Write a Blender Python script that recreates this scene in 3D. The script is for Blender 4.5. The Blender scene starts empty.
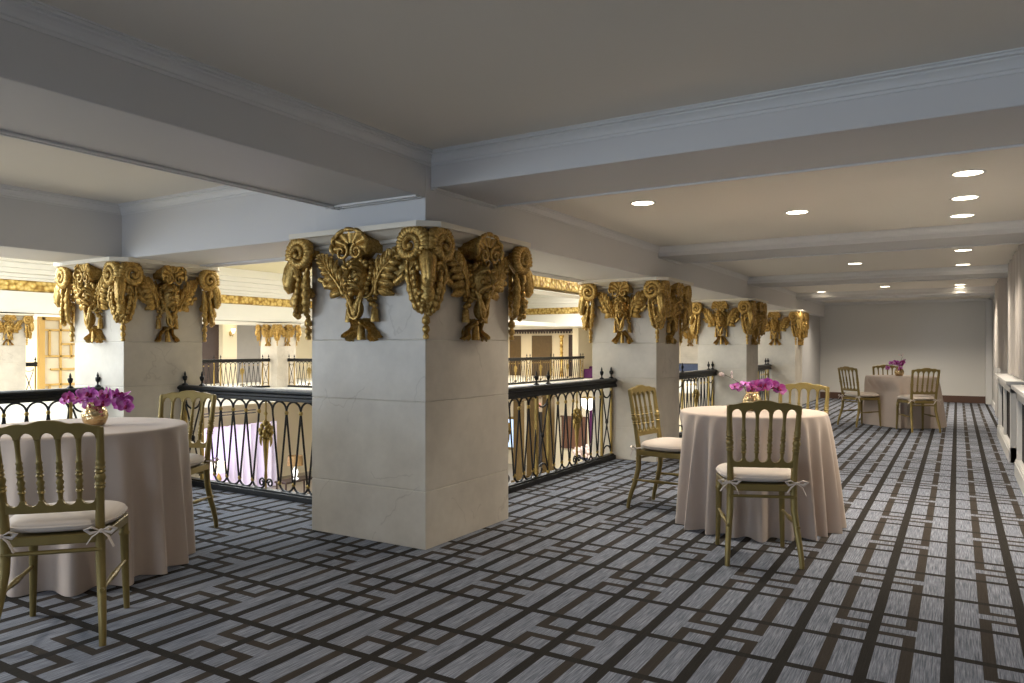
import bpy, math, random
from mathutils import Vector, Matrix, noise
R = math.radians
PI = math.pi
random.seed(7)
sc = bpy.context.scene
COL = sc.collection

# ------------------------------------------------------------------ camera
cd = bpy.data.cameras.new('camera')
cam = bpy.data.objects.new('camera', cd)
COL.objects.link(cam)
cam.location = (0, 0, 1.2)
cam.rotation_euler = (R(90), 0, R(31.171))
cd.sensor_width = 36
cd.lens = 736.7 / 1024 * 36
cd.shift_y = 5.95 / 1024
cd.clip_end = 200
sc.camera = cam

# ------------------------------------------------------------------ world, exposure
w = bpy.data.worlds.new('world')
sc.world = w
w.use_nodes = True
bg = w.node_tree.nodes['Background']
bg.inputs[0].default_value = (0.55, 0.7, 1.0, 1)
bg.inputs[1].default_value = 1.0
sc.view_settings.view_transform = 'Standard'
sc.view_settings.look = 'None'
sc.view_settings.gamma = 1
sc.view_settings.use_curve_mapping = False
sc.view_settings.exposure = 0.2

# ------------------------------------------------------------------ large lights
def area(name, loc, size, power, col, rot=(0, 0, 0), spread=180):
    l = bpy.data.lights.new(name, 'AREA')
    l.shape = 'RECTANGLE'
    l.size, l.size_y = size
    l.energy = power
    l.color = col
    l.spread = R(spread)
    o = bpy.data.objects.new(name, l)
    o.location = loc
    o.rotation_euler = rot
    COL.objects.link(o)
    return o
COOL = (0.80, 0.90, 1.0)
WARM = (1.0, 0.82, 0.58)
NEUT = (1.0, 0.96, 0.90)
# lay-lights in the atrium ceiling
area('atrium_laylight', (-11.5, 0.0, 3.34), (8, 9), 2200, COOL)
area('atrium_laylight', (-8.5, 8.5, 3.34), (6, 7), 1200, (0.9, 0.95, 1.0))
area('atrium_laylight', (-8.5, 19.0, 3.34), (5, 8), 1000, NEUT)
# lamps under the balconies across the atrium
area('balcony_lamp', (-19.3, 10.0, 1.90), (2.0, 9), 280, NEUT)
area('balcony_lamp', (-16.0, 18.2, 1.90), (5.0, 3.0), 200, NEUT)
area('balcony_lamp', (-15.0, 25.0, 1.88), (4.5, 2.5), 55, WARM)
# lamps of the lobby below
area('lobby_lamp', (-18.8, 9.5, -0.5), (2.0, 14), 380, NEUT)
area('lobby_lamp', (-13.0, 23.0, -0.5), (8, 4), 130, NEUT)
# daylight in through the two south windows
for wx, we in ((-1.3, 76), (-4.5, 48)):
    area('window_daylight', (wx, -6.35, 1.4), (1.8, 1.5), we, (0.62, 0.77, 1.0), (R(90), 0, 0))
area('window_daylight', (-12.0, -6.35, 0.9), (7.0, 3.6), 620, (0.66, 0.80, 1.0), (R(90), 0, 0))
# recessed lamps, their fittings built further down, and added fill spots without fittings
DOWN = [(-1.957, 5.07), (-1.065, 6.03), (0.053, 5.21), (0.044, 6.06), (0.03, 6.87), (-1.10, 10.1), (0.05, 9.31),
        (0.058, 10.93), (-1.07, 14.18), (0.033, 14.38), (0.036, 14.98), (-2.2, 14.9)]
FILL_SPOTS = [(-1.07, 16.9), (-2.0, 16.9), (0.03, 16.9), (-1.2, 1.6), (-0.9, -1.5), (-4.6, 1.2), (-4.6, -1.6)]  # extra out-of-view spots, no fittings, added to brighten near bays and end wall

# ------------------------------------------------------------------ materials
def lin(r, g, b):
    f = lambda c: (c / 255 / 12.92) if c <= 10 else ((c / 255 + 0.055) / 1.055) ** 2.4
    return (f(r), f(g), f(b), 1)

class NT:
    def __init__(s, name):
        s.m = bpy.data.materials.new(name)
        s.m.use_nodes = True
        s.t = s.m.node_tree
        s.b = s.t.nodes['Principled BSDF']
    def n(s, ty, **k):
        nd = s.t.nodes.new(ty)
        for a, v in k.items():
            setattr(nd, a, v)
        return nd
    def l(s, a, b):
        s.t.links.new(a, b)
    def M(s, op, a, b=None, c=None):
        nd = s.n('ShaderNodeMath', operation=op)
        for i, v in enumerate((a, b, c)):
            if v is None:
                continue
            if isinstance(v, (int, float)):
                nd.inputs[i].default_value = v
            else:
                s.l(v, nd.inputs[i])
        return nd.outputs[0]
    def mix(s, fac, a, b):
        nd = s.n('ShaderNodeMix', data_type='RGBA')
        for i, v in ((0, fac), (6, a), (7, b)):
            if isinstance(v, (tuple, float, int)):
                nd.inputs[i].default_value = v
            else:
                s.l(v, nd.inputs[i])
        return nd.outputs[2]
    def coords(s, scale=(1, 1, 1), kind='Object'):
        tc = s.n('ShaderNodeTexCoord')
        mp = s.n('ShaderNodeMapping')
        mp.inputs['Scale'].default_value = scale
        s.l(tc.outputs[kind], mp.inputs[0])
        return mp.outputs[0]
    def noise(s, vec, scale, detail=3, rough=0.5):
        nd = s.n('ShaderNodeTexNoise')
        s.l(vec, nd.inputs['Vector'])
        nd.inputs['Scale'].default_value = scale
        nd.inputs['Detail'].default_value = detail
        nd.inputs['Roughness'].default_value = rough
        return nd.outputs[0]
    def ramp(s, fac, stops):
        nd = s.n('ShaderNodeValToRGB')
        s.l(fac, nd.inputs[0])
        el = nd.color_ramp.elements
        while len(el) < len(stops):
            el.new(0.5)
        for e, (p, c) in zip(el, stops):
            e.position = p
            e.color = c
        return nd.outputs[0]
    def bump(s, h, strength, dist=0.01):
        nd = s.n('ShaderNodeBump')
        s.l(h, nd.inputs['Height'])
        nd.inputs['Strength'].default_value = strength
        nd.inputs['Distance'].default_value = dist
        s.l(nd.outputs[0], s.b.inputs['Normal'])
    def set(s, col=None, rough=None, metal=None, spec=None, sheen=None):
        if col is not None:
            if isinstance(col, tuple):
                s.b.inputs['Base Color'].default_value = col
            else:
                s.l(col, s.b.inputs['Base Color'])
        if rough is not None:
            s.b.inputs['Roughness'].default_value = rough
        if metal is not None:
            s.b.inputs['Metallic'].default_value = metal
        if spec is not None:
            s.b.inputs['Specular IOR Level'].default_value = spec
        if sheen is not None:
            s.b.inputs['Sheen Weight'].default_value = sheen
        return s.m

def plain(name, col, rough=0.6, metal=0.0, var=0.06, scale=6, bump=0.0, bscale=60, spec=0.4):
    t = NT(name)
    v = t.coords()
    n = t.noise(v, scale)
    a = tuple(c * (1 - var) for c in col[:3]) + (1,)
    b = tuple(min(1, c * (1 + var)) for c in col[:3]) + (1,)
    t.set(t.mix(n, a, b), rough, metal, spec)
    if bump:
        t.bump(t.noise(v, bscale, 4), bump)
    return t.m

def emit(name, col, strength):
    t = NT(name)
    t.set((0.8, 0.8, 0.8, 1), 0.5)
    t.b.inputs['Emission Color'].default_value = col
    t.b.inputs['Emission Strength'].default_value = strength
    return t.m

MAT = {}
MAT['paint'] = plain('grey_paint', lin(206, 203, 199), 0.6, var=0.02, scale=2)
MAT['ceiling'] = plain('ceiling_paint', lin(226, 219, 206), 0.75, var=0.02, scale=1)
MAT['wallpaint'] = plain('wall_paint', lin(178, 175, 171), 0.7, var=0.02, scale=1)
MAT['endwall'] = plain('end_wall_paint', lin(214, 211, 204), 0.7, var=0.02, scale=1)
MAT['trimwhite'] = plain('trim_white', lin(214, 212, 208), 0.45, var=0.02)
MAT['atriumwhite'] = plain('atrium_white', lin(236, 234, 226), 0.6, var=0.02)
MAT['atriumceil'] = plain('atrium_ceiling_cream', lin(222, 214, 180), 0.7, var=0.02)
MAT['cream'] = plain('cream_wall', lin(226, 214, 186), 0.7, var=0.04, scale=1)
MAT['creammarble'] = plain('cream_marble', lin(226, 212, 184), 0.4, var=0.08, scale=3)
MAT['greywall'] = plain('grey_panel', lin(150, 146, 142), 0.7)
MAT['darkwood'] = plain('dark_wood', lin(62, 48, 44), 0.4, var=0.2, scale=9)
MAT['brownwood'] = plain('brown_wood', lin(100, 80, 50), 0.4, var=0.2, scale=9)
MAT['redwood'] = plain('red_wood', lin(104, 72, 54), 0.4, var=0.2, scale=9)
MAT['basebrown'] = plain('baseboard_brown', lin(92, 68, 56), 0.5)
MAT['lobbyfloor'] = plain('lobby_floor', lin(150, 140, 124), 0.35, var=0.15, scale=1.5)
MAT['purple'] = plain('purple_velvet', lin(84, 34, 80), 0.8, var=0.3, scale=14)
MAT['iron'] = plain('black_iron', lin(27, 26, 25), 0.45, 0.3, var=0.15, scale=20, bump=0.1)
MAT['irongold'] = plain('gilded_iron', lin(158, 134, 76), 0.4, 0.7, var=0.2, scale=30, bump=0.2)
MAT['palegold'] = plain('pale_gilt', lin(212, 174, 104), 0.45, 0.3)
MAT['chairgold'] = plain('chair_gold_paint', lin(134, 116, 68), 0.38, 0.5, var=0.1, scale=14, bump=0.06, bscale=90)
MAT['chairbright'] = MAT['chairgold']
MAT['bronze'] = plain('dull_gilt', lin(98, 80, 46), 0.45, 0.4, var=.15)
MAT['screen'] = emit('screen_glow', lin(150, 190, 235), 1.2)
MAT['lampglow'] = emit('downlight_glow', (1.0, 0.86, 0.64, 1), 9.0)
MAT['shadeglow'] = emit('lamp_shade_glow', lin(240, 214, 170), 0.7)
MAT['sconceglow'] = emit('sconce_glow', (1, 0.85, 0.6, 1), 5.0)
MAT['crystal'] = emit('crystal_glow', (1, 0.97, 0.92, 1), 2.2)
MAT['exitred'] = emit('exit_red', lin(214, 50, 40), 0.8)
MAT['bluecover'] = plain('blue_panel', lin(46, 58, 86), 0.5, var=0.3, scale=8)
MAT['stemgreen'] = plain('orchid_stem_green', lin(86, 100, 52), 0.5)
MAT['twig'] = plain('dry_twig', lin(90, 72, 60), 0.7)
MAT['whitebud'] = plain('white_bud', lin(226, 206, 200), 0.6)
MAT['lip'] = plain('orchid_lip', lin(140, 22, 76), 0.5, var=0.3, scale=60)
MAT['dark'] = plain('dark_recess', lin(64, 60, 58), 0.7)

def m_fabric(name, col, dark=0.9, sheen=0.2):
    t = NT(name)
    v = t.coords()
    n = t.noise(v, 5, 4)
    a = tuple(c * dark for c in col[:3]) + (1,)
    t.set(t.mix(n, a, col), 0.85, 0, 0.2, sheen)
    wv = t.noise(t.coords((1, 1, 0.4)), 700, 2)
    t.bump(wv, 0.12, 0.002)
    return t.m
MAT['cloth'] = m_fabric('tablecloth_linen', lin(192, 174, 159))
MAT['cushion'] = m_fabric('cushion_linen', lin(214, 200, 186))
MAT['drape'] = m_fabric('pale_drape', lin(178, 170, 162))
def m_sheer():
    t = NT('sheer_curtain')
    v = t.coords((1, 3, 0.1))
    t.set(t.mix(t.noise(v, 2.0), lin(235, 232, 240), lin(216, 200, 240)), 0.8)  # lilac puts the purple lobby light into the white cloth's colour
    return t.m
MAT['sheer'] = m_sheer()

def m_petal():
    t = NT('orchid_petal')
    v = t.coords()
    n = t.noise(v, 30, 4)
    oi = t.n('ShaderNodeObjectInfo')
    c = t.ramp(n, [(0.32, lin(150, 40, 132)), (0.46, lin(200, 92, 190)), (0.64, lin(234, 172, 232))])
    t.set(t.mix(t.M('MULTIPLY', t.M('POWER', oi.outputs['Random'], 2.0), .85), c, lin(146, 26, 104)), 0.5, 0, 0.3, 0.2)
    t.b.inputs['Subsurface Weight'].default_value = 0.0
    return t.m
MAT['petal'] = m_petal()

def m_gold():
    t = NT('antique_gold_leaf')
    v = t.coords()
    nd = t.n('ShaderNodeTexNoise')
    t.l(v, nd.inputs['Vector'])
    nd.inputs['Scale'].default_value = 42
    nd.inputs['Detail'].default_value = 4
    nd.inputs['Roughness'].default_value = .6
    nd.inputs['Distortion'].default_value = 1.2
    n = nd.outputs[0]
    c = t.ramp(n, [(0.30, lin(132, 100, 46)), (0.5, lin(178, 144, 78)), (0.68, lin(212, 180, 112))])
    t.set(c, 0.34, 0.72)
    t.bump(n, 0.5, 0.008)
    return t.m
MAT['gold'] = m_gold()
def m_frieze():
    t = NT('gilded_frieze')
    v = t.coords()
    vo = t.n('ShaderNodeTexVoronoi')
    t.l(v, vo.inputs['Vector'])
    vo.inputs['Scale'].default_value = 11
    c = t.ramp(vo.outputs[0], [(0.1, lin(240, 218, 150)), (0.5, lin(214, 182, 104)), (0.8, lin(150, 116, 56))])
    t.set(c, 0.4, 0.6)
    t.bump(vo.outputs[0], 0.8, 0.03)
    return t.m
MAT['frieze'] = m_frieze()
def m_vase():
    t = NT('hammered_gold_glass')
    v = t.coords()
    vo = t.n('ShaderNodeTexVoronoi')
    t.l(v, vo.inputs['Vector'])
    vo.inputs['Scale'].default_value = 70
    t.set(t.mix(t.noise(v, 40), lin(168, 130, 66), lin(240, 220, 176)), 0.16, 0.9)
    t.bump(vo.outputs[0], 0.7, 0.006)
    return t.m
MAT['vase'] = m_vase()

def m_marble():
    t = NT('beige_marble')
    v = t.coords()
    base = t.noise(v, 1.6, 6, 0.6)
    c = t.ramp(base, [(0.3, lin(180, 171, 156)), (0.55, lin(205, 196, 180)), (0.75, lin(217, 210, 196))])
    d = t.n('ShaderNodeTexNoise')
    t.l(v, d.inputs['Vector'])
    d.inputs['Scale'].default_value = 1.3
    d.inputs['Detail'].default_value = 5
    mv = t.n('ShaderNodeVectorMath', operation='MULTIPLY_ADD')
    t.l(d.outputs[1], mv.inputs[0])
    mv.inputs[1].default_value = (1.1, 1.1, 1.1)
    t.l(v, mv.inputs[2])
    vein = t.n('ShaderNodeTexVoronoi', feature='DISTANCE_TO_EDGE')
    t.l(mv.outputs[0], vein.inputs['Vector'])
    vein.inputs['Scale'].default_value = 1.1
    vm = t.ramp(vein.outputs[0], [(0.0, (1, 1, 1, 1)), (0.007, (0, 0, 0, 1))])
    fade = t.noise(v, 2.3, 2)
    f = t.M('MULTIPLY', vm, t.M('MULTIPLY', t.M('GREATER_THAN', fade, 0.56), 0.26))
    mott = t.noise(v, 22, 4)
    c2 = t.mix(t.M('MULTIPLY', mott, 0.25), c, lin(166, 154, 138))
    t.set(t.mix(f, c2, lin(122, 104, 84)), 0.42, 0, 0.4)
    return t.m
MAT['marble'] = m_marble()

MAT['capstone'] = plain('cream_capstone', lin(222, 213, 194), 0.5, var=.05, scale=5)
def m_carpet():
    t = NT('lattice_carpet')
    tc = t.n('ShaderNodeTexCoord')
    sp = t.n('ShaderNodeSeparateXYZ')
    t.l(tc.outputs['Object'], sp.inputs[0])
    X, Y = sp.outputs[0], sp.outputs[1]
    M = t.M
    P = 0.2735
    xp = M('DIVIDE', M('ADD', X, 0.033), P)
    hw, tw = 0.0225, 0.0205
    def tri(a):  # distance of a to the nearest integer
        return M('ABSOLUTE', M('SUBTRACT', M('FRACT', M('ADD', a, 0.5)), 0.5))
    cont = M('LESS_THAN', M('MULTIPLY', tri(xp), P), hw)
    half = M('LESS_THAN', M('MULTIPLY', tri(M('ADD', xp, 0.5)), P), hw)
    n = M('FLOOR', M('ADD', M('MULTIPLY', xp, 0.5), 1.0))
    par = M('ABSOLUTE', M('MODULO', n, 2.0))
    T = 0.774
    yp = M('SUBTRACT', M('SUBTRACT', Y, 3.51), M('MULTIPLY', par, T / 2))
    g = M('MULTIPLY', tri(M('DIVIDE', yp, T)), T)
    seg = M('MULTIPLY', half, M('GREATER_THAN', g, 0.0545 - tw))
    c = M('MULTIPLY', M('ABSOLUTE', M('SUBTRACT', M('FRACT', M('MULTIPLY', xp, 0.5)), 0.5)), 2 * P)
    endb = M('MULTIPLY', M('LESS_THAN', M('ABSOLUTE', M('SUBTRACT', g, 0.0545)), tw), M('LESS_THAN', c, P / 2 + hw))
    tr = M('LESS_THAN', M('MULTIPLY', tri(M('DIVIDE', M('SUBTRACT', Y, 3.3165), T / 2)), T / 2), tw)
    inband = M('GREATER_THAN', g, 0.0)
    dk = M('MAXIMUM', cont, tr)
    br = M('MAXIMUM', seg, endb)
    st = t.noise(t.coords((210, 7, 1)), 1.0, 4, 0.65)
    st2 = t.noise(t.coords((30, 26, 1)), 1.0, 2)
    grey = t.ramp(st, [(0.3, lin(72, 75, 83)), (0.5, lin(124, 128, 138)), (0.68, lin(164, 167, 176))])
    grey = t.mix(M('MULTIPLY', st2, 0.35), grey, lin(92, 95, 104))
    brown = t.mix(st, lin(44, 40, 36), lin(74, 67, 60))
    dark = t.mix(st, lin(32, 30, 28), lin(56, 52, 48))
    col = t.mix(dk, t.mix(br, grey, brown), dark)
    t.set(col, 0.95, 0, 0.1)
    pile = t.noise(t.coords((1, 1, 1)), 500, 2)
    t.bump(pile, 0.35, 0.004)
    return t.m
MAT['carpet'] = m_carpet()

# ------------------------------------------------------------------ mesh builder
class MB:
    def __init__(s):
        s.v, s.f = [], []
    def add(s, vs, fs):
        o = len(s.v)
        s.v += [Vector(p) for p in vs]
        s.f += [tuple(i + o for i in f) for f in fs]
    def box(s, x0, x1, y0, y1, z0, z1):
        s.add([(x, y, z) for z in (z0, z1) for y in (y0, y1) for x in (x0, x1)],
              [(0, 2, 3, 1), (4, 5, 7, 6), (0, 1, 5, 4), (2, 6, 7, 3), (0, 4, 6, 2), (1, 3, 7, 5)])
    def tube(s, pts, rad, n=8, closed=False, flat=None, ref=None):
        pts = [Vector(p) for p in pts]
        k = len(pts)
        if not isinstance(rad, (list, tuple)):
            rad = [rad] * k
        tan = []
        for i in range(k):
            a = pts[i - 1] if (i or closed) else pts[i]
            b = pts[(i + 1) % k] if (i < k - 1 or closed) else pts[i]
            d = b - a
            tan.append(d.normalized() if d.length > 1e-9 else Vector((0, 0, 1)))
        up = Vector(ref) if ref else (Vector((0, 0, 1)) if abs(tan[0].z) < 0.9 else Vector((0, 1, 0)))
        u = (up - tan[0] * up.dot(tan[0])).normalized()
        vs, fs = [], []
        for i in range(k):
            u = u - tan[i] * u.dot(tan[i])
            if u.length < 1e-6:
                u = tan[i].orthogonal()
            u.normalize()
            w_ = tan[i].cross(u)
            fl = 1 if flat is None else flat
            for j in range(n):
                a = 2 * PI * j / n
                vs.append(pts[i] + u * (math.cos(a) * rad[i] * fl) + w_ * (math.sin(a) * rad[i]))
        m = k if closed else k - 1
        for i in range(m):
            i2 = (i + 1) % k
            for j in range(n):
                j2 = (j + 1) % n
                fs.append((i * n + j, i * n + j2, i2 * n + j2, i2 * n + j))
        if not closed:
            fs.append(tuple(range(n - 1, -1, -1)))
            fs.append(tuple((k - 1) * n + j for j in range(n)))
        s.add(vs, fs)
    def lathe(s, prof, c=(0, 0, 0), n=16, mat=None, cap=True):
        vs, fs = [], []
        for (r, z) in prof:
            for j in range(n):
                a = 2 * PI * j / n
                vs.append(Vector((r * math.cos(a), r * math.sin(a), z)))
        for i in range(len(prof) - 1):
            for j in range(n):
                j2 = (j + 1) % n
                fs.append((i * n + j, i * n + j2, (i + 1) * n + j2, (i + 1) * n + j))
        if cap:
            fs.append(tuple(range(n - 1, -1, -1)))
            fs.append(tuple((len(prof) - 1) * n + j for j in range(n)))
        if mat is not None:
            vs = [mat @ v for v in vs]
        vs = [v + Vector(c) for v in vs]
        s.add(vs, fs)
    def ball(s, c, r, n=8, m=6, disp=None, rot=None):
        if isinstance(r, (int, float)):
            r = (r, r, r)
        c = Vector(c)
        vs, fs = [], []
        def put(ph, th):
            d = Vector((math.sin(ph) * math.cos(th), math.sin(ph) * math.sin(th), math.cos(ph)))
            k = 1 + (disp(d) if disp else 0)
            p = Vector((d.x * r[0] * k, d.y * r[1] * k, d.z * r[2] * k))
            if rot is not None:
                p = rot @ p
            return c + p
        vs.append(put(0, 0))
        for i in range(1, m):
            for j in range(n):
                vs.append(put(PI * i / m, 2 * PI * j / n))
        vs.append(put(PI, 0))
        for j in range(n):
            fs.append((0, 1 + j, 1 + (j + 1) % n))
            fs.append((len(vs) - 1, 1 + (m - 2) * n + (j + 1) % n, 1 + (m - 2) * n + j))
        for i in range(m - 2):
            for j in range(n):
                a = 1 + i * n + j
                b = 1 + i * n + (j + 1) % n
                fs.append((a, a + n, b + n, b))
        s.add(vs, fs)
    def grid(s, fn, nu, nv, closed_u=False):
        vs, fs = [], []
        for i in range(nv):
            for j in range(nu):
                vs.append(fn(j / (nu if closed_u else nu - 1), i / (nv - 1)))
        for i in range(nv - 1):
            for j in range(nu if closed_u else nu - 1):
                j2 = (j + 1) % nu
                fs.append((i * nu + j, i * nu + j2, (i + 1) * nu + j2, (i + 1) * nu + j))
        s.add(vs, fs)
    def prism(s, outline, fn, t0, t1):
        """outline: 2-D loop; fn(a, b, t) -> 3-D point; swept from t0 to t1."""
        k = len(outline)
        vs = [fn(a, b, t0) for a, b in outline] + [fn(a, b, t1) for a, b in outline]
        fs = [tuple(range(k - 1, -1, -1)), tuple(range(k, 2 * k))]
        for i in range(k):
            j = (i + 1) % k
            fs.append((i, j, k + j, k + i))
        s.add(vs, fs)
    def xf(s, mat, start=0):
        for i in range(start, len(s.v)):
            s.v[i] = mat @ s.v[i]
        return s
    def build(s, name, mat, parent=None, smooth=True, bev=0.0, loc=None, fix=True):
        me = bpy.data.meshes.new(name)
        me.from_pydata([tuple(v) for v in s.v], [], s.f)
        me.materials.append(MAT[mat] if isinstance(mat, str) else mat)
        if fix:
            import bmesh
            b = bmesh.new()
            b.from_mesh(me)
            bmesh.ops.recalc_face_normals(b, faces=b.faces)
            b.to_mesh(me)
            b.free()
        if smooth:
            me.polygons.foreach_set('use_smooth', [True] * len(me.polygons))
            try:
                me.set_sharp_from_angle(angle=R(52))
            except Exception:
                pass
        o = bpy.data.objects.new(name, me)
        COL.objects.link(o)
        if parent is not None:
            o.parent = parent
        if loc is not None:
            o.location = loc
        if bev:
            bm = o.modifiers.new('edge', 'BEVEL')
            bm.width = bev
            bm.segments = 2
            bm.limit_method = 'ANGLE'
            bm.angle_limit = R(40)
        return o

def tag(o, label=None, cat=None, group=None, kind=None):
    for k, v in (('label', label), ('category', cat), ('group', group), ('kind', kind)):
        if v is not None:
            o[k] = v
    return o
def empty(name, loc=(0, 0, 0), rz=0.0, parent=None):
    o = bpy.data.objects.new(name, None)
    COL.objects.link(o)
    o.location = loc
    o.rotation_euler = (0, 0, rz)
    if parent is not None:
        o.parent = parent
    return o
def copy_tree(o, parent=None):
    c = o.copy()
    COL.objects.link(c)
    c.parent = parent
    for ch in list(o.children):
        copy_tree(ch, c)
    return c
def struct(name, mb, mat, smooth=False, bev=0.0, parent=None):
    o = mb.build(name, mat, parent, smooth=smooth, bev=bev)
    if parent is None:
        o['kind'] = 'structure'
    return o

# ------------------------------------------------------------------ layout numbers
X0 = -2.69            # corridor-side face of the column row
YM, WM = 3.46, 0.94   # broad column
W2 = 0.735            # the other columns
ROW = [7.36, 11.195, 15.03]
XL = -5.85            # corridor-side face of the left column
YR = 3.52
ZJ, ZA, ZD = 1.247, 1.857, 1.925
ZS = 2.15             # soffit of the cross beams
ZC = 2.357             # ceiling of the near bays
ZB = 2.25             # lower ceiling of the corridor bays
XW = 0.62             # right wall
YF = 18.75            # far wall
YS = -6.0             # wall behind
AW = -21.5            # west wall of the building
AN = 27.2             # north wall
FL = -3.6             # lobby floor

# ------------------------------------------------------------------ room shell
b = MB()
b.prism([(-6.42, YS), (XW, YS), (XW, YF), (-3.32, YF), (-3.32, 4.22), (-6.42, 4.22)], lambda a, c, t: Vector((a, c, t)), -0.02, 0.0)
struct('floor', b, 'carpet')
b = MB()
b.prism([(-6.42, YS), (XW + .3, YS), (XW + .3, YF), (-3.32, YF), (-3.32, 4.22), (-6.42, 4.22)], lambda a, c, t: Vector((a, c, t)), -0.45, -0.021)
struct('floor_slab', b, 'atriumwhite')
b = MB()
b.prism([(-6.6, YS), (XW + .3, YS), (XW + .3, YF + .2), (-3.44, YF + .2), (-3.44, 4.2), (-6.6, 4.2)], lambda a, c, t: Vector((a, c, t)), ZC, ZC + .12)
struct('ceiling', b, 'ceiling')
b = MB(); b.box(XW, XW + .2, YS, YF + .2, 0, ZC); struct('wall_right', b, 'wallpaint')
b = MB(); b.box(-3.6, XW, YF, YF + .2, -.0, ZC); struct('wall_far', b, 'endwall')
b = MB(); b.box(-3.3, X0 - .1, 15.77, YF, 0, ZD); struct('wall_left', b, 'wallpaint')
b = MB(); b.box(X0 - .1, .54, YF - .018, YF, 0, .15); struct('baseboard_far', b, 'basebrown', bev=.004)
b = MB(); b.box(XW - .02, XW, YS, YF - .5, 0, .12); struct('baseboard_right', b, 'trimwhite', bev=.004)
# wall behind the viewer with two windows
b = MB()
xs = [-6.6, -5.4, -3.6, -2.2, -0.4, XW + .2]
for i in range(5):
    if i in (1, 3):
        b.box(xs[i], xs[i + 1], YS - .2, YS, 0, .65); b.box(xs[i], xs[i + 1], YS - .2, YS, 2.15, ZC)
    else:
        b.box(xs[i], xs[i + 1], YS - .2, YS, 0, ZC)
struct('wall_back', b, 'wallpaint')
for i, (xa, xb) in enumerate(((-5.4, -3.6), (-2.2, -.4))):
    b = MB()
    for (p, q, r_, t_) in ((xa, xb, .65, .71), (xa, xb, 2.09, 2.15), (xa, xa + .06, .71, 2.09), (xb - .06, xb, .71, 2.09),
                           ((xa + xb) / 2 - .025, (xa + xb) / 2 + .025, .71, 2.09)):
        b.box(p, q, YS - .16, YS - .08, r_, t_)
    struct('window_%d' % (i + 1), b, 'trimwhite')

# beams: the deep ones carry the atrium edge, the shallow ones cross the corridor
tn = [0]
def trim(mb, mat='paint', smooth=False, bev=0.0):
    tn[0] += 1
    return struct('trim_%d' % tn[0], mb, mat, smooth, bev)
def beam(x0, x1, y0, y1, z0, z1=ZC, mat='paint'):
    b = MB(); b.box(x0, x1, y0, y1, z0, z1)
    return trim(b, mat, bev=.006)
XC = X0 - W2
beam(XC, X0, YS, YM, 2.09)                        # over the near bays, along the room
beam(X0 - .9, X0, YM, YF, ZD)                          # along the atrium edge
beam(XL, X0 - .9, YR - .02, YR + W2, ZD)        # from the left column to the broad one
beam(XL - W2, XL, YS, YR + W2, ZD)                     # over the left column
for y in [YM + .05] + [v + .05 for v in ROW]:
    beam(X0, XW, y, y + .70, ZS)
b = MB(); b.box(X0, XW, YF - .06, YF, 2.2, ZC); trim(b)

PROF = [(0, -.118), (.010, -.118), (.010, -.098), (.022, -.092), (.030, -.072), (.046, -.052), (.060, -.042),
        (.060, -.032), (.082, -.026), (.082, -.010), (.098, -.010), (.098, 0)]
def crown(x0, x1, y0, y1, z=ZC, k=.66, mat='trimwhite'):
    b = MB()
    vs, fs = [], []
    for d, h in PROF:
        d *= k; h *= k
        vs += [(x0 + d, y0 + d, z + h), (x1 - d, y0 + d, z + h), (x1 - d, y1 - d, z + h), (x0 + d, y1 - d, z + h)]
    for i in range(len(PROF) - 1):
        for j in range(4):
            j2 = (j + 1) % 4
            fs.append((i * 4 + j, i * 4 + j2, i * 4 + 4 + j2, i * 4 + 4 + j))
    b.add(vs, fs)
    o = struct('trim_%d' % (tn[0] + 1), b, mat)
    tn[0] += 1
    return o
crown(X0, XW, YS, YM + .05)
crown(XL, XC, YS, YR - .02)
ys = [YM + .75] + [v for r_ in ROW for v in (r_ + .05, r_ + .75)] + [YF - .06]
for i in range(0, 8, 2):
    crown(X0, XW, ys[i], ys[i + 1], ZB, .5)
b = MB()
for i in range(0, 8, 2):
    b.box(X0, XW, ys[i], ys[i + 1], ZB, ZC)
struct('ceiling_corridor', b, 'ceiling')
# small bead mouldings under the beams
def beads(lines):
    b = MB()
    for (x0, x1, y0, y1, z) in lines:
        b.box(x0, x1, y0, y1, z - .012, z)
    trim(b, 'trimwhite', bev=.003)
beads([(XC + .03, XC + .045, YS, YR - .02, 2.09), (XC + .07, XC + .085, YS, YR - .06, 2.09), (XC, X0, YM - .09, YM - .075, 2.09),
       (XC, X0, YM - .04, YM - .025, 2.09)])
beads([(XL, X0 - .9, YR + .60, YR + .62, ZD), (XL, X0 - .9, YR + .66, YR + .675, ZD), (XL, X0 - .9, YR + .70, YR + .73, ZD)])
beads([(X0 - .78, X0 - .76, 4.4, YF, ZD), (X0 - .84, X0 - .82, 4.4, YF, ZD), (X0 - .89, X0 - .87, 4.4, YF, ZD)])
bl = []
for y in [YM + .05] + [v + .05 for v in ROW]:
    bl += [(X0, XW, y + .66, y + .675, ZS), (X0, X0 + .02, y, y + .7, ZS), (X0 + .03, X0 + .045, y, y + .7, ZS)]
beads(bl)

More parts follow.
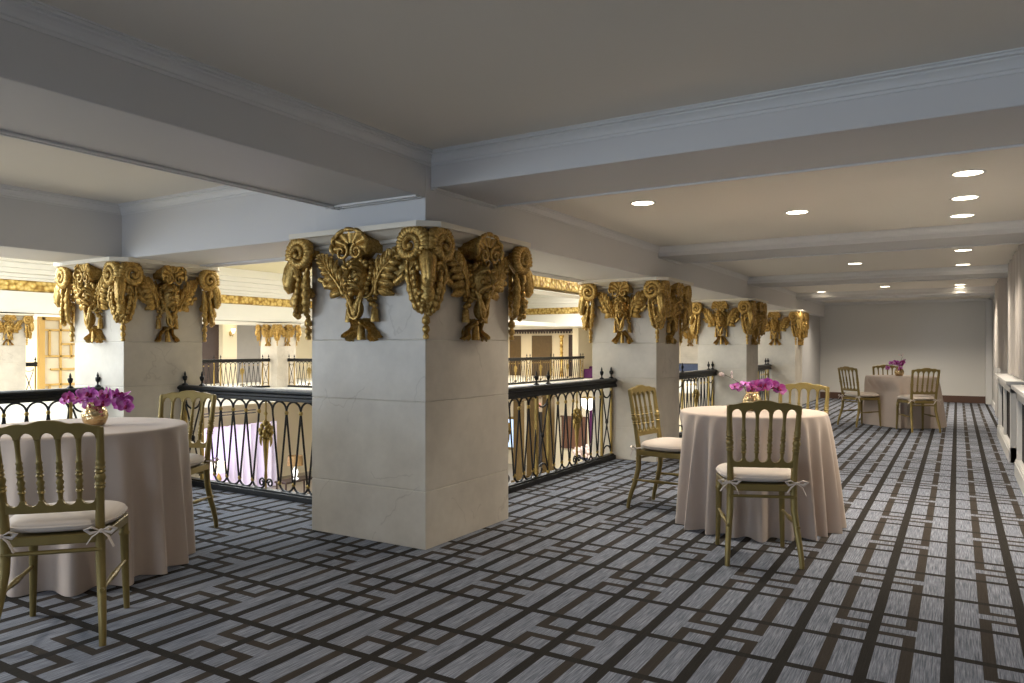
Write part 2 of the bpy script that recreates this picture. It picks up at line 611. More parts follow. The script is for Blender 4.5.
# ------------------------------------------------------------------ atrium shell
b = MB(); b.box(AW, -3.0, YS, AN, FL - .1, FL); struct('floor_lobby', b, 'lobbyfloor')
ZT = 3.36
b = MB(); b.box(AW, -3.0, YS, AN + .2, ZT, ZT + .1); struct('ceiling_atrium', b, 'atriumceil')
b = MB(); b.box(AW - .2, AW, YS, AN, FL, ZT); struct('wall_west', b, 'cream')
b = MB(); b.box(AW, -3.0, AN, AN + .2, FL, ZT); struct('wall_north', b, 'creammarble')
b = MB(); b.box(AW, -15.6, YS - .2, YS, FL, ZT); b.box(-8.4, -6.6, YS - .2, YS, FL, ZT); b.box(-15.6, -8.4, YS - .2, YS, FL, -1.0); b.box(-15.6, -8.4, YS - .2, YS, 2.8, ZT)
b.box(-6.6, -3, YS - .2, YS, ZC + .12, ZT); struct('wall_south', b, 'cream')
b = MB()
for i in range(7):
    x = -15.6 + i * 1.2
    b.box(x - .05, x + .05, YS - .16, YS - .06, -1.0, 2.8)
for z in (-1.0, .25, 1.5, 2.72): b.box(-15.6, -8.4, YS - .14, YS - .08, z, z + .08)
struct('window_3', b, 'trimwhite')
b = MB(); b.box(-3.3, -3.1, YS, AN, ZC + .12, ZT); b.box(-3.2, -3.0, YF + .2, AN, -.45, ZT)
struct('wall_east', b, 'atriumwhite')
b = MB(); b.box(-3.4, -3.3, 4.2, 26.0, FL, -.45); b.box(-6.42, -3.3, 4.1, 4.2, FL, -.45); b.box(-6.42, -6.3, YS, 4.1, FL, -.45); struct('wall_lobby', b, 'cream')
# balconies across the atrium: slabs
b = MB()
b.prism([(AW, YS), (-17.35, YS), (-17.35, 15.6), (-12.2, 15.6), (-12.2, 25.4), (-3.2, 25.4), (-3.2, AN), (AW, AN)],
        lambda a, c, t: Vector((a, c, t)), -.42, 0)
struct('floor_balcony', b, 'atriumwhite')
b = MB()
b.prism([(AW, YS), (-17.6, YS), (-17.6, 16.5), (-12.6, 16.5), (-12.6, 23.9), (-3.2, 23.9), (-3.2, AN), (AW, AN)],
        lambda a, c, t: Vector((a, c, t)), 1.96, 2.1)
struct('ceiling_balcony', b, 'atriumwhite')
# fascias, gilded friezes and cornices on the far beams
def frieze_y(x, y0, y1, face, zb=1.96):   # runs along Y, faces +X (face=1) or -X
    b = MB(); xa, xb = sorted((x, x - face * .5)); b.box(xa, xb, y0, y1, zb, 2.42 if zb < 2.2 else zb + .02); trim(b, 'atriumwhite')
    b = MB(); xa, xb = sorted((x + face * .03, x - face * .5)); b.box(xa, xb, y0, y1, 2.43, 2.66); trim(b, 'frieze', bev=.03)
    b = MB()
    for d, z0, z1 in ((.02, 2.66, 2.72), (.08, 2.72, 2.80), (.20, 2.80, 2.90), (.26, 2.90, 3.02), (.42, 3.02, 3.14), (.5, 3.14, ZT)):
        xa, xb = sorted((x + face * d, x - face * .5)); b.box(xa, xb, y0, y1, z0, z1)
    trim(b, 'atriumwhite', bev=.01)
def frieze_x(y, x0, x1):
    b = MB(); b.box(x0, x1, y, y + .5, 1.96, 2.42); trim(b, 'atriumwhite')
    b = MB(); b.box(x0, x1, y - .03, y + .5, 2.43, 2.66); trim(b, 'frieze', bev=.03)
    b = MB()
    for d, z0, z1 in ((.02, 2.66, 2.72), (.08, 2.72, 2.80), (.20, 2.80, 2.90), (.26, 2.90, 3.02), (.42, 3.02, 3.14), (.5, 3.14, ZT)):
        b.box(x0, x1, y - d, y + .5, z0, z1)
    trim(b, 'atriumwhite', bev=.01)
frieze_y(-17.4, YS, 16.9, 1)
frieze_x(24.0, -17.4, -3.3)
frieze_x(16.9, -17.9, -12.4)
frieze_y(-7.3, 5.5, 23.6, 1, 2.36)

# rooms behind the balconies across the atrium
b = MB(); b.box(-21.1, -21.0, 14.5, 15.9, 0, 1.96); struct('door_1', b, 'darkwood')
b = MB(); b.box(-21.1, -20.8, 15.9, 16.46, 0, 1.96); trim(b, 'cream')
b = MB(); b.box(-21.1, -20.9, 16.46, 18.4, 0, 1.96); trim(b, 'greywall')
b = MB(); b.box(-12.75, -12.5, 25.6, AN, 0, 1.96); trim(b, 'cream')
b = MB(); b.box(-17.8, -12.6, 26.9, AN, 1.86, 1.96)
for i in range(40):
    b.box(-17.7 + i * .13, -17.64 + i * .13, 26.84, 26.9, 1.78, 1.88)
trim(b, 'darkwood')

# ------------------------------------------------------------------ columns
def tassel(mb, top, L, r):
    x, y, z = top
    mb.lathe([(r * .3, 0), (r * .75, -L * .06), (r * .8, -L * .16), (r * .45, -L * .24), (r * .8, -L * .32), (r, -L * .8), (r * 1.05, -L), (.001, -L)], (x, y, z), 10)
def mask_part(parent, sx, so):
    """relief centred on one face: x along the face, -y outward, z above the joint"""
    S = Matrix.Diagonal((sx, -so, 1, 1))
    def B(mb, name, par):
        return mb.xf(S).build(name, 'gold', par)
    h = MB()
    h.ball((0, .055, .385), (.078, .088, .122), 36, 32)
    h.tube([(0, .135, .435), (0, .160, .41), (0, .182, .378), (0, .165, .362)], [.012, .015, .021, .012], 9)
    for sg in (-1, 1):
        h.ball((sg * .020, .155, .368), (.012, .014, .010), 7, 5)
        h.tube([(sg * .010, .150, .432), (sg * .034, .158, .444), (sg * .060, .128, .432), (sg * .072, .10, .41)], [.010, .015, .013, .006], 8)
        h.ball((sg * .033, .134, .412), (.015, .012, .010), 10, 8)
        h.ball((sg * .046, .128, .368), (.021, .02, .022), 10, 8)
        h.tube([(sg * .004, .158, .345), (sg * .030, .152, .338), (sg * .055, .125, .318), (sg * .064, .11, .295)], [.010, .014, .012, .004], 8)
    h.tube([(-.024, .138, .318), (0, .148, .313), (.024, .138, .318)], [.005, .009, .005], 8)
    h.ball((0, .125, .285), (.024, .022, .022), 10, 8)
    for sg in (-1, 1):                                             # beard locks and hair curls
        for i in range(5):
            z0 = .315 - i * .022
            h.tube([(sg * (.06 - i * .009), .075, z0), (sg * (.055 - i * .012), .105, z0 - .04), (sg * (.035 - i * .008), .10, z0 - .085), (sg * (.02 - i * .004), .075, z0 - .115)],
                   [.012, .018, .013, .004], 7)
        for i in range(9):
            a = i / 8
            h.ball((sg * (.085 + .018 * math.sin(a * 7)), .045 + .02 * math.sin(a * PI), .47 - a * .25), (.021, .026, .021), 8, 6)
            h.ball((sg * (.113 + .01 * math.cos(a * 9)), .03, .475 - a * .22), (.016, .02, .016), 7, 5)
    for i in range(7):
        a = PI * i / 6
        h.ball((.075 * math.cos(a), .075, .455 + .035 * math.sin(a)), .022, 8, 6)
    h.ball((0, .07, .19), (.03, .045, .06), 12, 10)
    h.ball((0, .0, .39), (.150, .034, .125), 20, 12)
    mk = B(h, 'mask', parent)
    s_ = MB()                                                      # scallop shell above the head
    def shell(u, v):
        a = -.35 + (PI + .7) * u
        r = .03 + .098 * v * (1 + .05 * abs(math.sin(a * 4.5)))
        rid = .016 * abs(math.sin(u * PI * 7)) * min(1, .2 + v)
        return Vector((r * math.cos(a) * 1.08, .138 - .004 * v ** 2 + rid, .565 + r * math.sin(a) * .80))
    s_.grid(shell, 64, 9)
    rim = [shell(i / 40, 1.0) + Vector((0, .005, 0)) for i in range(41)]
    s_.tube(rim, .014, 7)
    s_.grid(lambda u, v: shell(u, 1.0) * (1 - v) + Vector((shell(u, 1.0).x, .0, shell(u, 1.0).z)) * v, 64, 3)
    s_.ball((0, .03, .57), (.10, .09, .075), 18, 12)
    for sg in (-1, 1):
        pts = []
        for i in range(26):
            t = i / 25
            a = 1.9 + t * 8.5
            r = .042 * (1 - t) + .008
            pts.append((sg * (.060 + r * math.cos(a)), .142 + .012 * t, .535 + r * math.sin(a)))
        s_.tube(pts, [.012 - .005 * i / 25 for i in range(26)], 7)
    B(s_, 'scallop_shell', mk)
    for sg in (-1, 1):                                             # acanthus wing each side
        l_ = MB()
        def sp_(t):
            return Vector((.135 + .20 * t ** 1.3, .035 + .03 * math.sin(PI * t), .285 + .235 * t ** .8))
        for k in range(7):
            t0 = .04 + .15 * k
            b0 = sp_(t0)
            for side, ln in ((1, .135 - .010 * k), (-1, .10 + .006 * k)):
                dirx, dirz = ((.93, .02 + .10 * k) if side > 0 else (-.12 + .07 * k, .98))
                p = []
                for q in range(7):
                    v = q / 6
                    cu = .035 * v * v * (-1 if side > 0 else .3)
                    x_ = min(b0.x + dirx * ln * v, .42)
                    z_ = min(b0.z + dirz * ln * v + cu, .535)
                    p.append((sg * x_, b0.y + .030 * math.sin(PI * v * .9) - .012 * v, z_))
                rr = .029 - .0015 * k
                l_.tube(p, [rr * .45, rr * .8, rr, rr * 1.02, rr * .95, rr * .7, rr * .25], 8, flat=.6, ref=(0, 1, 0))
                l_.tube([Vector(c_) + Vector((0, .016, 0)) for c_ in p[:6]], [.003, .005, .006, .006, .005, .002], 5)
        l_.tube([(sg * (.15 + .028 * k), .03 + .02 * (k % 2), .285 + .014 * k + .012 * math.sin(k * 2.2)) for k in range(9)], [.012, .022, .026, .022, .026, .021, .024, .018, .006], 9)
        l_.tube([Vector((sg * sp_(i / 8).x, sp_(i / 8).y - .02, sp_(i / 8).z)) + Vector((sg * .012, 0, -.012)) for i in range(9)], [.03, .06, .075, .08, .08, .078, .07, .055, .02], 14, flat=.22, ref=(0, 1, 0))
        l_.tube([(sg * sp_(i / 8).x, sp_(i / 8).y + .026, sp_(i / 8).z) for i in range(9)], [.012 - .001 * i for i in range(9)], 8)
        B(l_, 'acanthus_leaf', mk)
    r_ = MB()                                                      # looped cord with its tassels and ribbons
    half = [(.155, .03, .50), (.145, .045, .515), (.132, .05, .48), (.128, .05, .40), (.122, .06, .33), (.11, .07, .28), (.08, .085, .255), (.058, .1, .262),
            (.05, .105, .22), (.045, .105, .17), (.03, .105, .14), (0, .105, .127)]
    pts = half + [(-x, y, z) for x, y, z in reversed(half[:-1])]
    r_.tube(pts, .0085, 7)
    B(r_, 'cord', mk)
    for sg in (-1, 1):
        t_ = MB(); tassel(t_, (sg * .105, .035, .225), .115, .026); B(t_, 'tassel', mk)
    t_ = MB(); tassel(t_, (0, .04, .125), .125, .027); B(t_, 'tassel', mk)
    for sg in (-1, 1):
        t_ = MB()
        def rib(u, v):
            c = Vector((sg * (.022 + .10 * v), .03 + .018 * math.sin(v * 9), .13 - .128 * v))
            wd = .020 + .022 * v
            return c + Vector(((u - .5) * wd * 1.3, .016 * math.cos(u * PI * 3.0) + .012, (u - .5) * wd * sg * .7))
        t_.grid(rib, 13, 9)
        t_.grid(lambda u, v: rib(u, v) - Vector((0, .03, 0)), 13, 9)
        B(t_, 'ribbon', mk)
    return mk

def ram_part(parent, k):
    """head at a corner: +x outward, y sideways, z above the joint"""
    S = Matrix.Diagonal((k, k, 1, 1))
    def B(mb, name, par):
        return mb.xf(S).build(name, 'gold', par)
    h = MB()
    path = [(-.06, .57, .05), (.0, .58, .058), (.05, .56, .062), (.09, .505, .060), (.116, .44, .050), (.132, .38, .042), (.138, .335, .040), (.130, .305, .022)]
    h.tube([(o, 0, z) for o, z, r in path], [r for o, z, r in path], 18)
    h.tube([(.125, 0, .53), (.155, 0, .46), (.168, 0, .39), (.168, 0, .345)], [.014, .022, .02, .012], 8)
    for sg in (-1, 1):
        h.ball((.128, sg * .046, .497), (.018, .014, .014), 8, 6)
        h.tube([(.10, sg * .02, .535), (.140, sg * .042, .520), (.112, sg * .064, .50)], [.012, .016, .008], 7)
        h.ball((.166, sg * .02, .340), (.012, .014, .01), 7, 5)
        h.tube([(.07, sg * .055, .47), (.085, sg * .085, .44), (.09, sg * .105, .40)], [.014, .024, .005], 8, flat=.6)
        for i in range(7):                                          # wool behind the jaw
            h.ball((.085 - .012 * i + .02 * math.sin(i * 2), sg * (.058 + .006 * math.cos(i * 3)), .44 - .024 * i), (.026, .022, .024), 8, 6)
    for i in range(9):
        h.ball((.09 + .03 * math.sin(i * 2.4), .045 * math.cos(i * 2.1), .585 + .014 * math.sin(i * 1.7)), .024, 8, 6)
    hd = B(h, 'ram_head', parent)
    for sg in (-1, 1):
        q = MB()
        pts, rad = [], []
        N = 200
        c45 = math.sqrt(.5)
        for i in range(N + 1):
            t = i / N
            a = R(-15) + t * R(690)
            r = .084 * (1 - t) ** .85 + .012
            e, n_ = r * math.cos(a), -.012 + .040 * t
            pts.append((.070 + e * c45 + n_ * c45, sg * (.088 - e * c45 + n_ * c45), .548 + r * math.sin(a)))
            rad.append((.034 * (1 - t) ** .6 + .006) * (1 + .075 * math.sin(i * 2 * PI / 4.0 + .4)))
        q.tube(pts, rad, 10)
        q.ball(pts[-1], (.02, .02, .02), 8, 6)
        B(q, 'horn', hd)
    g = MB()                                                        # swags of husks and fruit below the head
    rnd = random.Random(3)
    for sg in (-1, 1):
        for i in range(8):
            t = i / 7
            h_ = .022 * (1 - .3 * abs(t - .4))
            g.ball((.075 + .03 * t, sg * (.078 - .045 * t ** 2), .43 - .26 * t), (h_ * .85, h_ * .85, h_ * 1.2), 8, 6)
        for j in range(3):
            K_ = [(.025, .066 + .022 * j, .46, .012), (.035, .070 + .020 * j, .37, .024), (.035, .055 + .016 * j, .28 - .01 * j, .027), (.035, .040 + .010 * j, .20 - .01 * j, .020), (.03, .022, .15, .008)]
            pp, rr = [], []
            for i in range(29):
                u_ = i / 7
                a_ = min(int(u_), 3)
                f_ = u_ - a_
                v_ = [K_[a_][q] * (1 - f_) + K_[a_ + 1][q] * f_ for q in range(4)]
                pp.append((v_[0], sg * v_[1], v_[2])); rr.append(v_[3] * (1 + .22 * math.sin(i * 1.55 + j)))
            g.tube(pp, rr, 10, flat=.75)
    for i in range(16):
        t = i / 15
        g.ball((.085 + .05 * (1 - t) * rnd.random(), (1 - t * .7) * .055 * rnd.uniform(-1, 1), .285 - .13 * t), .021, 8, 6)
    g.tube([(.04, 0, .36), (.09, 0, .25), (.07, 0, .17)], [.05, .05, .02], 12)
    B(g, 'fruit_swag', hd)
    p = MB()
    p.lathe([(.004, .17), (.016, .16), (.012, .145), (.024, .125), (.026, .10), (.012, .085), (.02, .075), (.024, .055), (.012, .035), (.02, .02), (.016, .004), (.001, .0)], (.022, 0, 0), 10)
    B(p, 'pendant', hd)
    return hd

def build_column(W, base_z=0.0):
    """origin: centre of the column at floor level"""
    a = W / 2
    c = empty('column')
    s_ = MB()
    for z0, z1 in ((0, .345), (.345, .875), (.875, ZJ), (ZJ, ZA)):
        s_.box(-a, a, -a, a, z0 + .0012, z1 - .0012)
    s_.box(-a + .004, a - .004, -a + .004, a - .004, 0.002, ZA)
    s_.build('shaft', 'marble', c, smooth=False, bev=.004)
    ab = MB()
    vs, fs = [], []
    prof = [(.0, ZA - .030), (.022, ZA - .026), (.028, ZA - .016), (.030, ZA - .004), (.040, ZA - .002), (.055, ZA + .002), (.074, ZA + .010), (.095, ZA + .022), (.120, ZA + .034), (.150, ZA + .038), (.150, ZD + .001), (-.05, ZD + .001)]
    for d, z in prof:
        e = a + d
        q = .07 + max(d, 0) * .2
        ring = [(e, -e + q), (e, e - q), (e - q, e), (-e + q, e), (-e, e - q), (-e, -e + q), (-e + q, -e), (e - q, -e)]
        vs += [(x, y, z) for x, y in ring]
    for i in range(len(prof) - 1):
        for j in range(8):
            j2 = (j + 1) % 8
            fs.append((i * 8 + j, i * 8 + j2, i * 8 + 8 + j2, i * 8 + 8 + j))
    fs.append(tuple(range(80, 88)))
    ab.add(vs, fs)
    ab.build('abacus', 'capstone', c, smooth=False)
    sx, so = W / .94, .88 + .12 * (W > .9)
    mk = mask_part(c, sx, so)
    mk.location = (0, -a, ZJ)
    for i in range(1, 4):
        m2 = copy_tree(mk, c)
        m2.rotation_euler = (0, 0, i * PI / 2)
        m2.location = Matrix.Rotation(i * PI / 2, 3, 'Z') @ Vector((0, -a, ZJ))
    rm = ram_part(c, 1.0 if W > .9 else .88)
    rm.rotation_euler = (0, 0, -PI / 4)
    rm.location = (a, -a, ZJ)
    for i in range(1, 4):
        r2 = copy_tree(rm, c)
        r2.rotation_euler = (0, 0, -PI / 4 + i * PI / 2)
        r2.location = Matrix.Rotation(i * PI / 2, 3, 'Z') @ Vector((a, -a, ZJ))
    return c
cm = build_column(WM)
cm.location = (X0 - WM / 2, YM + WM / 2, 0)
tag(cm, 'broad pale marble column with gilded ram-head capital where the two railings meet', 'column', 'marble columns with gilded capitals')
c2 = build_column(W2)
spots = [((X0 - W2 / 2, ROW[0] + W2 / 2), 'marble column with gilded capital behind the lone chair left of the middle table'),
         ((X0 - W2 / 2, ROW[1] + W2 / 2), 'marble column with gilded capital, second beyond the broad one along the corridor'),
         ((X0 - W2 / 2, ROW[2] + W2 / 2), 'marble column with gilded capital nearest the grey end wall of the corridor'),
         ((XL - W2 / 2, YR + W2 / 2), 'marble column with gilded capital directly behind the left table'),
         ((-17.4 - .37, 7.5 + .4), 'cream-lit column across the atrium beside the gold lattice screen'),
         ((-17.4 - .42, 15.2 + .42), 'cream-lit corner column across the atrium between two short railings'),
         ((-8.25, 26.45), 'small far column at the end of the atrium, seen past the second corridor column')]
for i, (p, lab) in enumerate(spots):
    o = c2 if i == 0 else copy_tree(c2)
    o.location = (p[0], p[1], 0)
    tag(o, lab, 'column', 'marble columns with gilded capitals')

# ------------------------------------------------------------------ railings
def railing(L, label, loc, rz, bays, gold_loops=False):
    """runs along +x from the origin; bays: list of (start, end) with a torch in the middle; post pairs at pairs"""
    r = empty('railing', loc, rz)
    tag(r, label, 'railing', 'ornate iron railings round the atrium')
    t = MB()
    prof = [(-.062, .775), (-.062, .800), (-.05, .812), (-.05, .828), (-.068, .838), (-.068, .856), (-.05, .868), (.05, .868), (.068, .856), (.068, .838), (.05, .828), (.05, .812), (.062, .800), (.062, .775)]
    t.prism(prof, lambda a, z, x: Vector((x, a, z)), 0, L)
    t.build('top_rail', 'iron', r, smooth=False, bev=.003)
    t = MB(); t.box(0, L, -.05, .05, 0.0, .045); t.box(0, L, -.032, .032, .045, .058)
    t.build('bottom_rail', 'iron', r, smooth=False, bev=.004)
    protos = {}
    def piece(key, x, fn):
        if key not in protos:
            protos[key] = fn()
            o = protos[key]
        else:
            o = copy_tree(protos[key], r)
        o.location = (x, 0, 0)
        return o
    def mk_loop():
        # an arch on top and its two legs crossing to a point at the foot
        m = MB()
        sp = .08
        pts = [(-.008, 0, .118), (-sp * .96, 0, .66)]
        for i in range(13):
            a = PI - PI * i / 12
            pts.append((sp * math.cos(a), 0, .69 + sp * math.sin(a)))
        pts += [(sp * .96, 0, .66), (.008, 0, .118)]
        m.tube(pts, .0085, 6)
        o = m.build('baluster', 'iron', r)
        for kx, kz in ((sp, .682), (0, .118)):
            k = MB(); k.ball((kx, 0, kz), (.017, .015, .02), 8, 6)
            k.build('knot', 'irongold', o)
        q = MB()
        q.tube([(sp + sp * math.cos(PI + PI * i / 10), 0, .122 + sp * .82 * math.sin(PI + PI * i / 10)) for i in range(11)], .0085, 6)
        q.build('scroll', 'iron', o)
        return o
    def mk_post():
        m = MB(); m.box(-.014, .014, -.012, .012, .05, .78)
        o = m.build('post', 'irongold', r, smooth=False, bev=.003)
        f = MB()
        f.lathe([(.026, .862), (.028, .870), (.020, .880), (.007, .888), (.007, .906), (.016, .916), (.021, .936), (.019, .948), (.008, .954), (.010, .962), (.008, .974), (.003, .990), (.001, .993)], (0, 0, 0), 10)
        f.build('finial', 'iron', o)
        return o
    def mk_cross():
        m = MB()
        for sg in (-1, 1):
            m.tube([(-sg * .10, 0, .70), (sg * .0, sg * .006, .41), (sg * .10, 0, .12)], .008, 6)
        m.tube([(.095 * math.cos(PI + PI * i / 10), 0, .735 + .07 * math.sin(PI + PI * i / 10)) for i in range(11)], .008, 6)
        m.tube([(.095 * math.cos(PI * i / 10), 0, .085 + .07 * math.sin(PI * i / 10)) for i in range(11)], .008, 6)
        m.ball((0, 0, .41), (.02, .018, .028), 8, 6)
        return m.build('cross_panel', 'iron', r)
    def mk_torch():
        m = MB()
        m.tube([(0, 0, .055), (0, 0, .775)], .008, 6)
        m.lathe([(.006, .13), (.014, .15), (.010, .20), (.016, .30), (.024, .42), (.030, .455), (.020, .465), (.034, .478), (.03, .49), (.012, .50)], (0, 0, 0), 10)
        rnd = random.Random(5)
        for i in range(26):
            t_ = i / 25
            a = i * 2.4
            rr = .048 * math.sin(PI * (.15 + .8 * t_)) + .008
            m.ball((rr * math.cos(a), rr * .7 * math.sin(a), .475 + .115 * t_), (.018, .016, .022), 7, 5)
        for sg in (-1, 1):
            m.tube([(sg * .03, 0, .49), (sg * .06, 0, .47), (sg * .062, 0, .43), (sg * .052, 0, .40)], [.012, .013, .01, .003], 6)
        m.lathe([(.006, .59), (.012, .60), (.004, .64), (.016, .665), (.004, .69), (.001, .70)], (0, 0, 0), 8)
        o = m.build('torch', 'irongold', r)
        q = MB()
        q.tube([(.08 * math.cos(PI - PI * i / 12), 0, .69 + .08 * math.sin(PI * i / 12)) for i in range(13)], .0085, 6)
        q.build('arch', 'iron', o)
        s_ = MB()
        for sg in (-1, 1):
            s_.tube([(sg * (.046 + (.032 * (1 - i / 22) + .006) * math.cos(PI + i * .42)), 0, .105 + (.032 * (1 - i / 22) + .006) * math.sin(i * .42)) for i in range(20)], .008, 6)
        s_.build('scroll', 'iron', o)
        return o
    for (s0, s1) in bays:
        mid = (s0 + s1) / 2
        hw = (s1 - s0) / 2
        n = int(hw / .165)
        x_ = .16
        for i in range(n):
            if mid + .16 * (i + 1) - .01 < s1 - .0:
                piece('loop', mid + .16 * (i + .5) + .08, mk_loop)
                piece('loop', mid - .16 * (i + .5) - .08, mk_loop)
        piece('torch', mid, mk_torch)
    ends = []
    xs_ = [0.0] + [v for s in bays for v in s] + [L]
    for i in range(0, len(xs_), 2):
        a_, b_ = xs_[i], xs_[i + 1]
        if b_ - a_ > .15:
            piece('post', a_ + .015 if a_ == 0 else a_, mk_post)
            piece('post', b_ - .015 if b_ == L else b_, mk_post)
            piece('cross', (a_ + b_) / 2, mk_cross)
    return r
XRL = -3.195
# corridor side, one flight per gap
railing(ROW[0] - YM - WM, 'black iron railing between the broad marble column and the next one', (XRL, YM + WM, 0), PI / 2, [(.22, 1.30), (1.52, 2.70)])
g = ROW[1] - ROW[0] - W2
railing(g, 'black iron railing beyond the second corridor column, behind the middle table', (XRL, ROW[0] + W2, 0), PI / 2, [(.22, 1.43), (1.65, g - .22)])
railing(g, 'short glimpse of black railing above the middle table flowers, before the last column', (XRL, ROW[1] + W2, 0), PI / 2, [(.22, 1.43), (1.65, g - .22)])
# between the left column and the broad column
railing(XC - .21 + 5.85, 'black iron railing behind the left table, between two marble columns', (-5.85, 4.07, 0), 0, [(.25, 1.87)])
railing(3.6, 'black iron railing left of the left marble column, over the atrium', (-6.2, 3.52, 0), -PI / 2, [(.24, 1.7), (1.92, 3.38)])
# across the atrium
railing(3.6, 'far railing with gilt bars left of the cream corner column across the atrium', (-17.75, 15.2, 0), -PI / 2, [(.24, 1.7), (1.92, 3.38)])
railing(3.2, 'far railing starting right of the cream corner column across the atrium', (-17.4, 15.65, 0), 0, [(.24, 1.5), (1.72, 2.98)])
railing(6.0, 'far railing in front of the lift doors at the end of the atrium', (-12.25, 19.5, 0), PI / 2, [(.24, 1.7), (1.92, 3.38), (3.6, 5.78)])
railing(.3, 'stub of far railing between the cream column and the gold lattice screen', (-17.7, 8.32, 0), PI / 2, [])

# ------------------------------------------------------------------ chairs
def sm(a, b, t):
    t = max(0, min(1, (t - a) / (b - a)))
    return t * t * (3 - 2 * t)
def back_y(z):
    return -.188 - .075 * max(0, (z - .43) / .48) ** 1.15
def build_chair():
    ch = empty('banquet_chair')
    G = 'chairgold'
    t = MB()
    ol = []
    def corner(cx, cy, r, a0):
        for i in range(6):
            a = R(a0 + i * 18)
            ol.append((cx + r * math.cos(a), cy + r * math.sin(a)))
    corner(.135, .135, .07, 0); corner(-.135, .135, .07, 90); corner(-.165, -.175, .025, 180); corner(.165, -.175, .025, 270)
    t.prism(ol, lambda a, b_, z: Vector((a, b_, z)), .402, .442)
    t.build('seat_frame', G, ch, smooth=True, bev=.005)
    # cushion
    cu = MB()
    def cf(u, v):
        a = 2 * PI * u
        c_, s_ = math.cos(a), math.sin(a)
        e = 2 / 3.6
        x = math.copysign(abs(c_) ** e, c_); y = math.copysign(abs(s_) ** e, s_)
        ph = PI * v
        rr = math.sin(ph) ** .45 if 0 < v < 1 else 0
        wx = .212 - .018 * (y < 0) * abs(y)
        zz = .475 + .033 * math.copysign(abs(math.cos(ph)) ** .8, math.cos(ph))
        if v < .5:
            zz += .010 * (1 - rr * rr)
        return Vector((x * wx * rr, y * .206 * rr + .004, zz))
    cu.grid(cf, 56, 22, closed_u=True)
    co = cu.build('seat_cushion', 'cushion', ch)
    pi_ = MB()
    pi_.tube([cf(i / 56, .5) * 1.0 for i in range(56)], .0045, 6, closed=True)
    pi_.build('piping', 'cushion', co)
    for sg in (-1, 1):
        bw = MB()
        c0 = Vector((sg * .178, -.212, .452))
        for d, L_ in ((-1, .055), (1, .055)):
            bw.tube([c0, c0 + Vector((d * L_ * .6, -.012, .018)), c0 + Vector((d * L_, -.008, .008)), c0 + Vector((d * L_ * .7, -.004, -.008)), c0], [.003, .009, .010, .008, .003], 7, flat=.5)
            bw.tube([c0, c0 + Vector((d * .03, -.014, -.02)), c0 + Vector((d * .05, -.012, -.05 - .015 * (d > 0)))], [.004, .008, .007], 6, flat=.3)
        bw.ball(tuple(c0), .009, 8, 6)
        bw.tube([c0 + Vector((0, 0, 0)), c0 + Vector((-sg * .02, .02, 0)), c0 + Vector((0, .045, .004)), c0 + Vector((sg * .02, .02, 0)), c0], .005, 6)
        bw.build('tie_bow', 'cushion', co)
    for sg in (-1, 1):
        l_ = MB()
        l_.tube([(sg * .180, .165, .41), (sg * .182, .17, .36), (sg * .182, .171, .352), (sg * .183, .172, .34), (sg * .185, .178, .2), (sg * .19, .188, .0)],
                [.021, .020, .024, .019, .0165, .0125], 12)
        l_.build('leg', G, ch)
        l_ = MB()
        zs = [0, .05, .12, .2, .3, .38, .43]
        l_.tube([(sg * (.196 - .026 * sm(0, .36, z)), -.188 - .075 * (1 - sm(0, .36, z)) ** 1.3 * 1.0, z) for z in zs], [.0135, .0145, .016, .0175, .019, .0195, .019], 12)
        l_.build('leg', G, ch)
        p = MB()
        zs = [.41, .46, .52, .575, .60, .625, .632, .64, .646, .654, .662, .672, .684, .69, .698, .706, .714, .722, .732, .74, .75, .78, .82, .865, .88]
        rs = [.019, .0185, .018, .017, .0165, .0165, .021, .0165, .0215, .0165, .019, .0225, .019, .016, .021, .016, .0205, .016, .0195, .0165, .0165, .0155, .015, .0148, .0148]
        p.tube([(sg * (.170 + .014 * sm(.43, .9, z)), back_y(z), z) for z in zs], rs, 12)
        p.build('back_post', G, ch)
        s_ = MB()
        n = 24
        pts, rr = [], []
        for i in range(n + 1):
            t_ = i / n
            pts.append((sg * .186, -.235 + .415 * t_, .215 + .01 * t_))
            rr.append(.0085 + .006 * math.exp(-((t_ - .5) / .09) ** 2) + .003 * math.exp(-((t_ - .38) / .02) ** 2) + .003 * math.exp(-((t_ - .62) / .02) ** 2))
        s_.tube(pts, rr, 9)
        s_.build('stretcher', G, ch)
    s_ = MB(); s_.tube([(-.18, -.2, .375), (.18, -.2, .375)], .009, 8); s_.build('stretcher', G, ch)
    # crest rail: waved top edge, five arches below
    def rail(name, xs_, topf, botf, th, bw):
        k = MB()
        vs, fs = [], []
        for x in xs_:
            for z in (botf(x), topf(x)):
                for d in (-th, th):
                    vs.append((x, back_y(z) + bow(x) * bw + d, z))
        for i in range(len(xs_) - 1):
            a, b_ = i * 4, i * 4 + 4
            fs += [(a, b_, b_ + 2, a + 2), (a + 1, a + 3, b_ + 3, b_ + 1), (a, a + 1, b_ + 1, b_), (a + 2, b_ + 2, b_ + 3, a + 3)]
        e = (len(xs_) - 1) * 4
        fs += [(0, 2, 3, 1), (e, e + 1, e + 3, e + 2)]
        k.add(vs, fs)
        k.build(name, G, ch, smooth=True, bev=.0035)
    def bow(x):
        return -.012 * (1 - (x / .19) ** 2)
    posts = [-.180, -.108, -.036, .036, .108, .180]
    lows = [-.168, -.101, -.0336, .0336, .101, .168]
    def ctop(x):
        ax = abs(x)
        z = .887 + .011 * (1 - sm(.02, .075, ax)) + .014 * (1 - sm(.10, .17, ax)) - .003 * math.exp(-((ax - .082) / .018) ** 2)
        return z - (.016 * ((ax - .184) / .013) ** 2 if ax > .184 else 0)
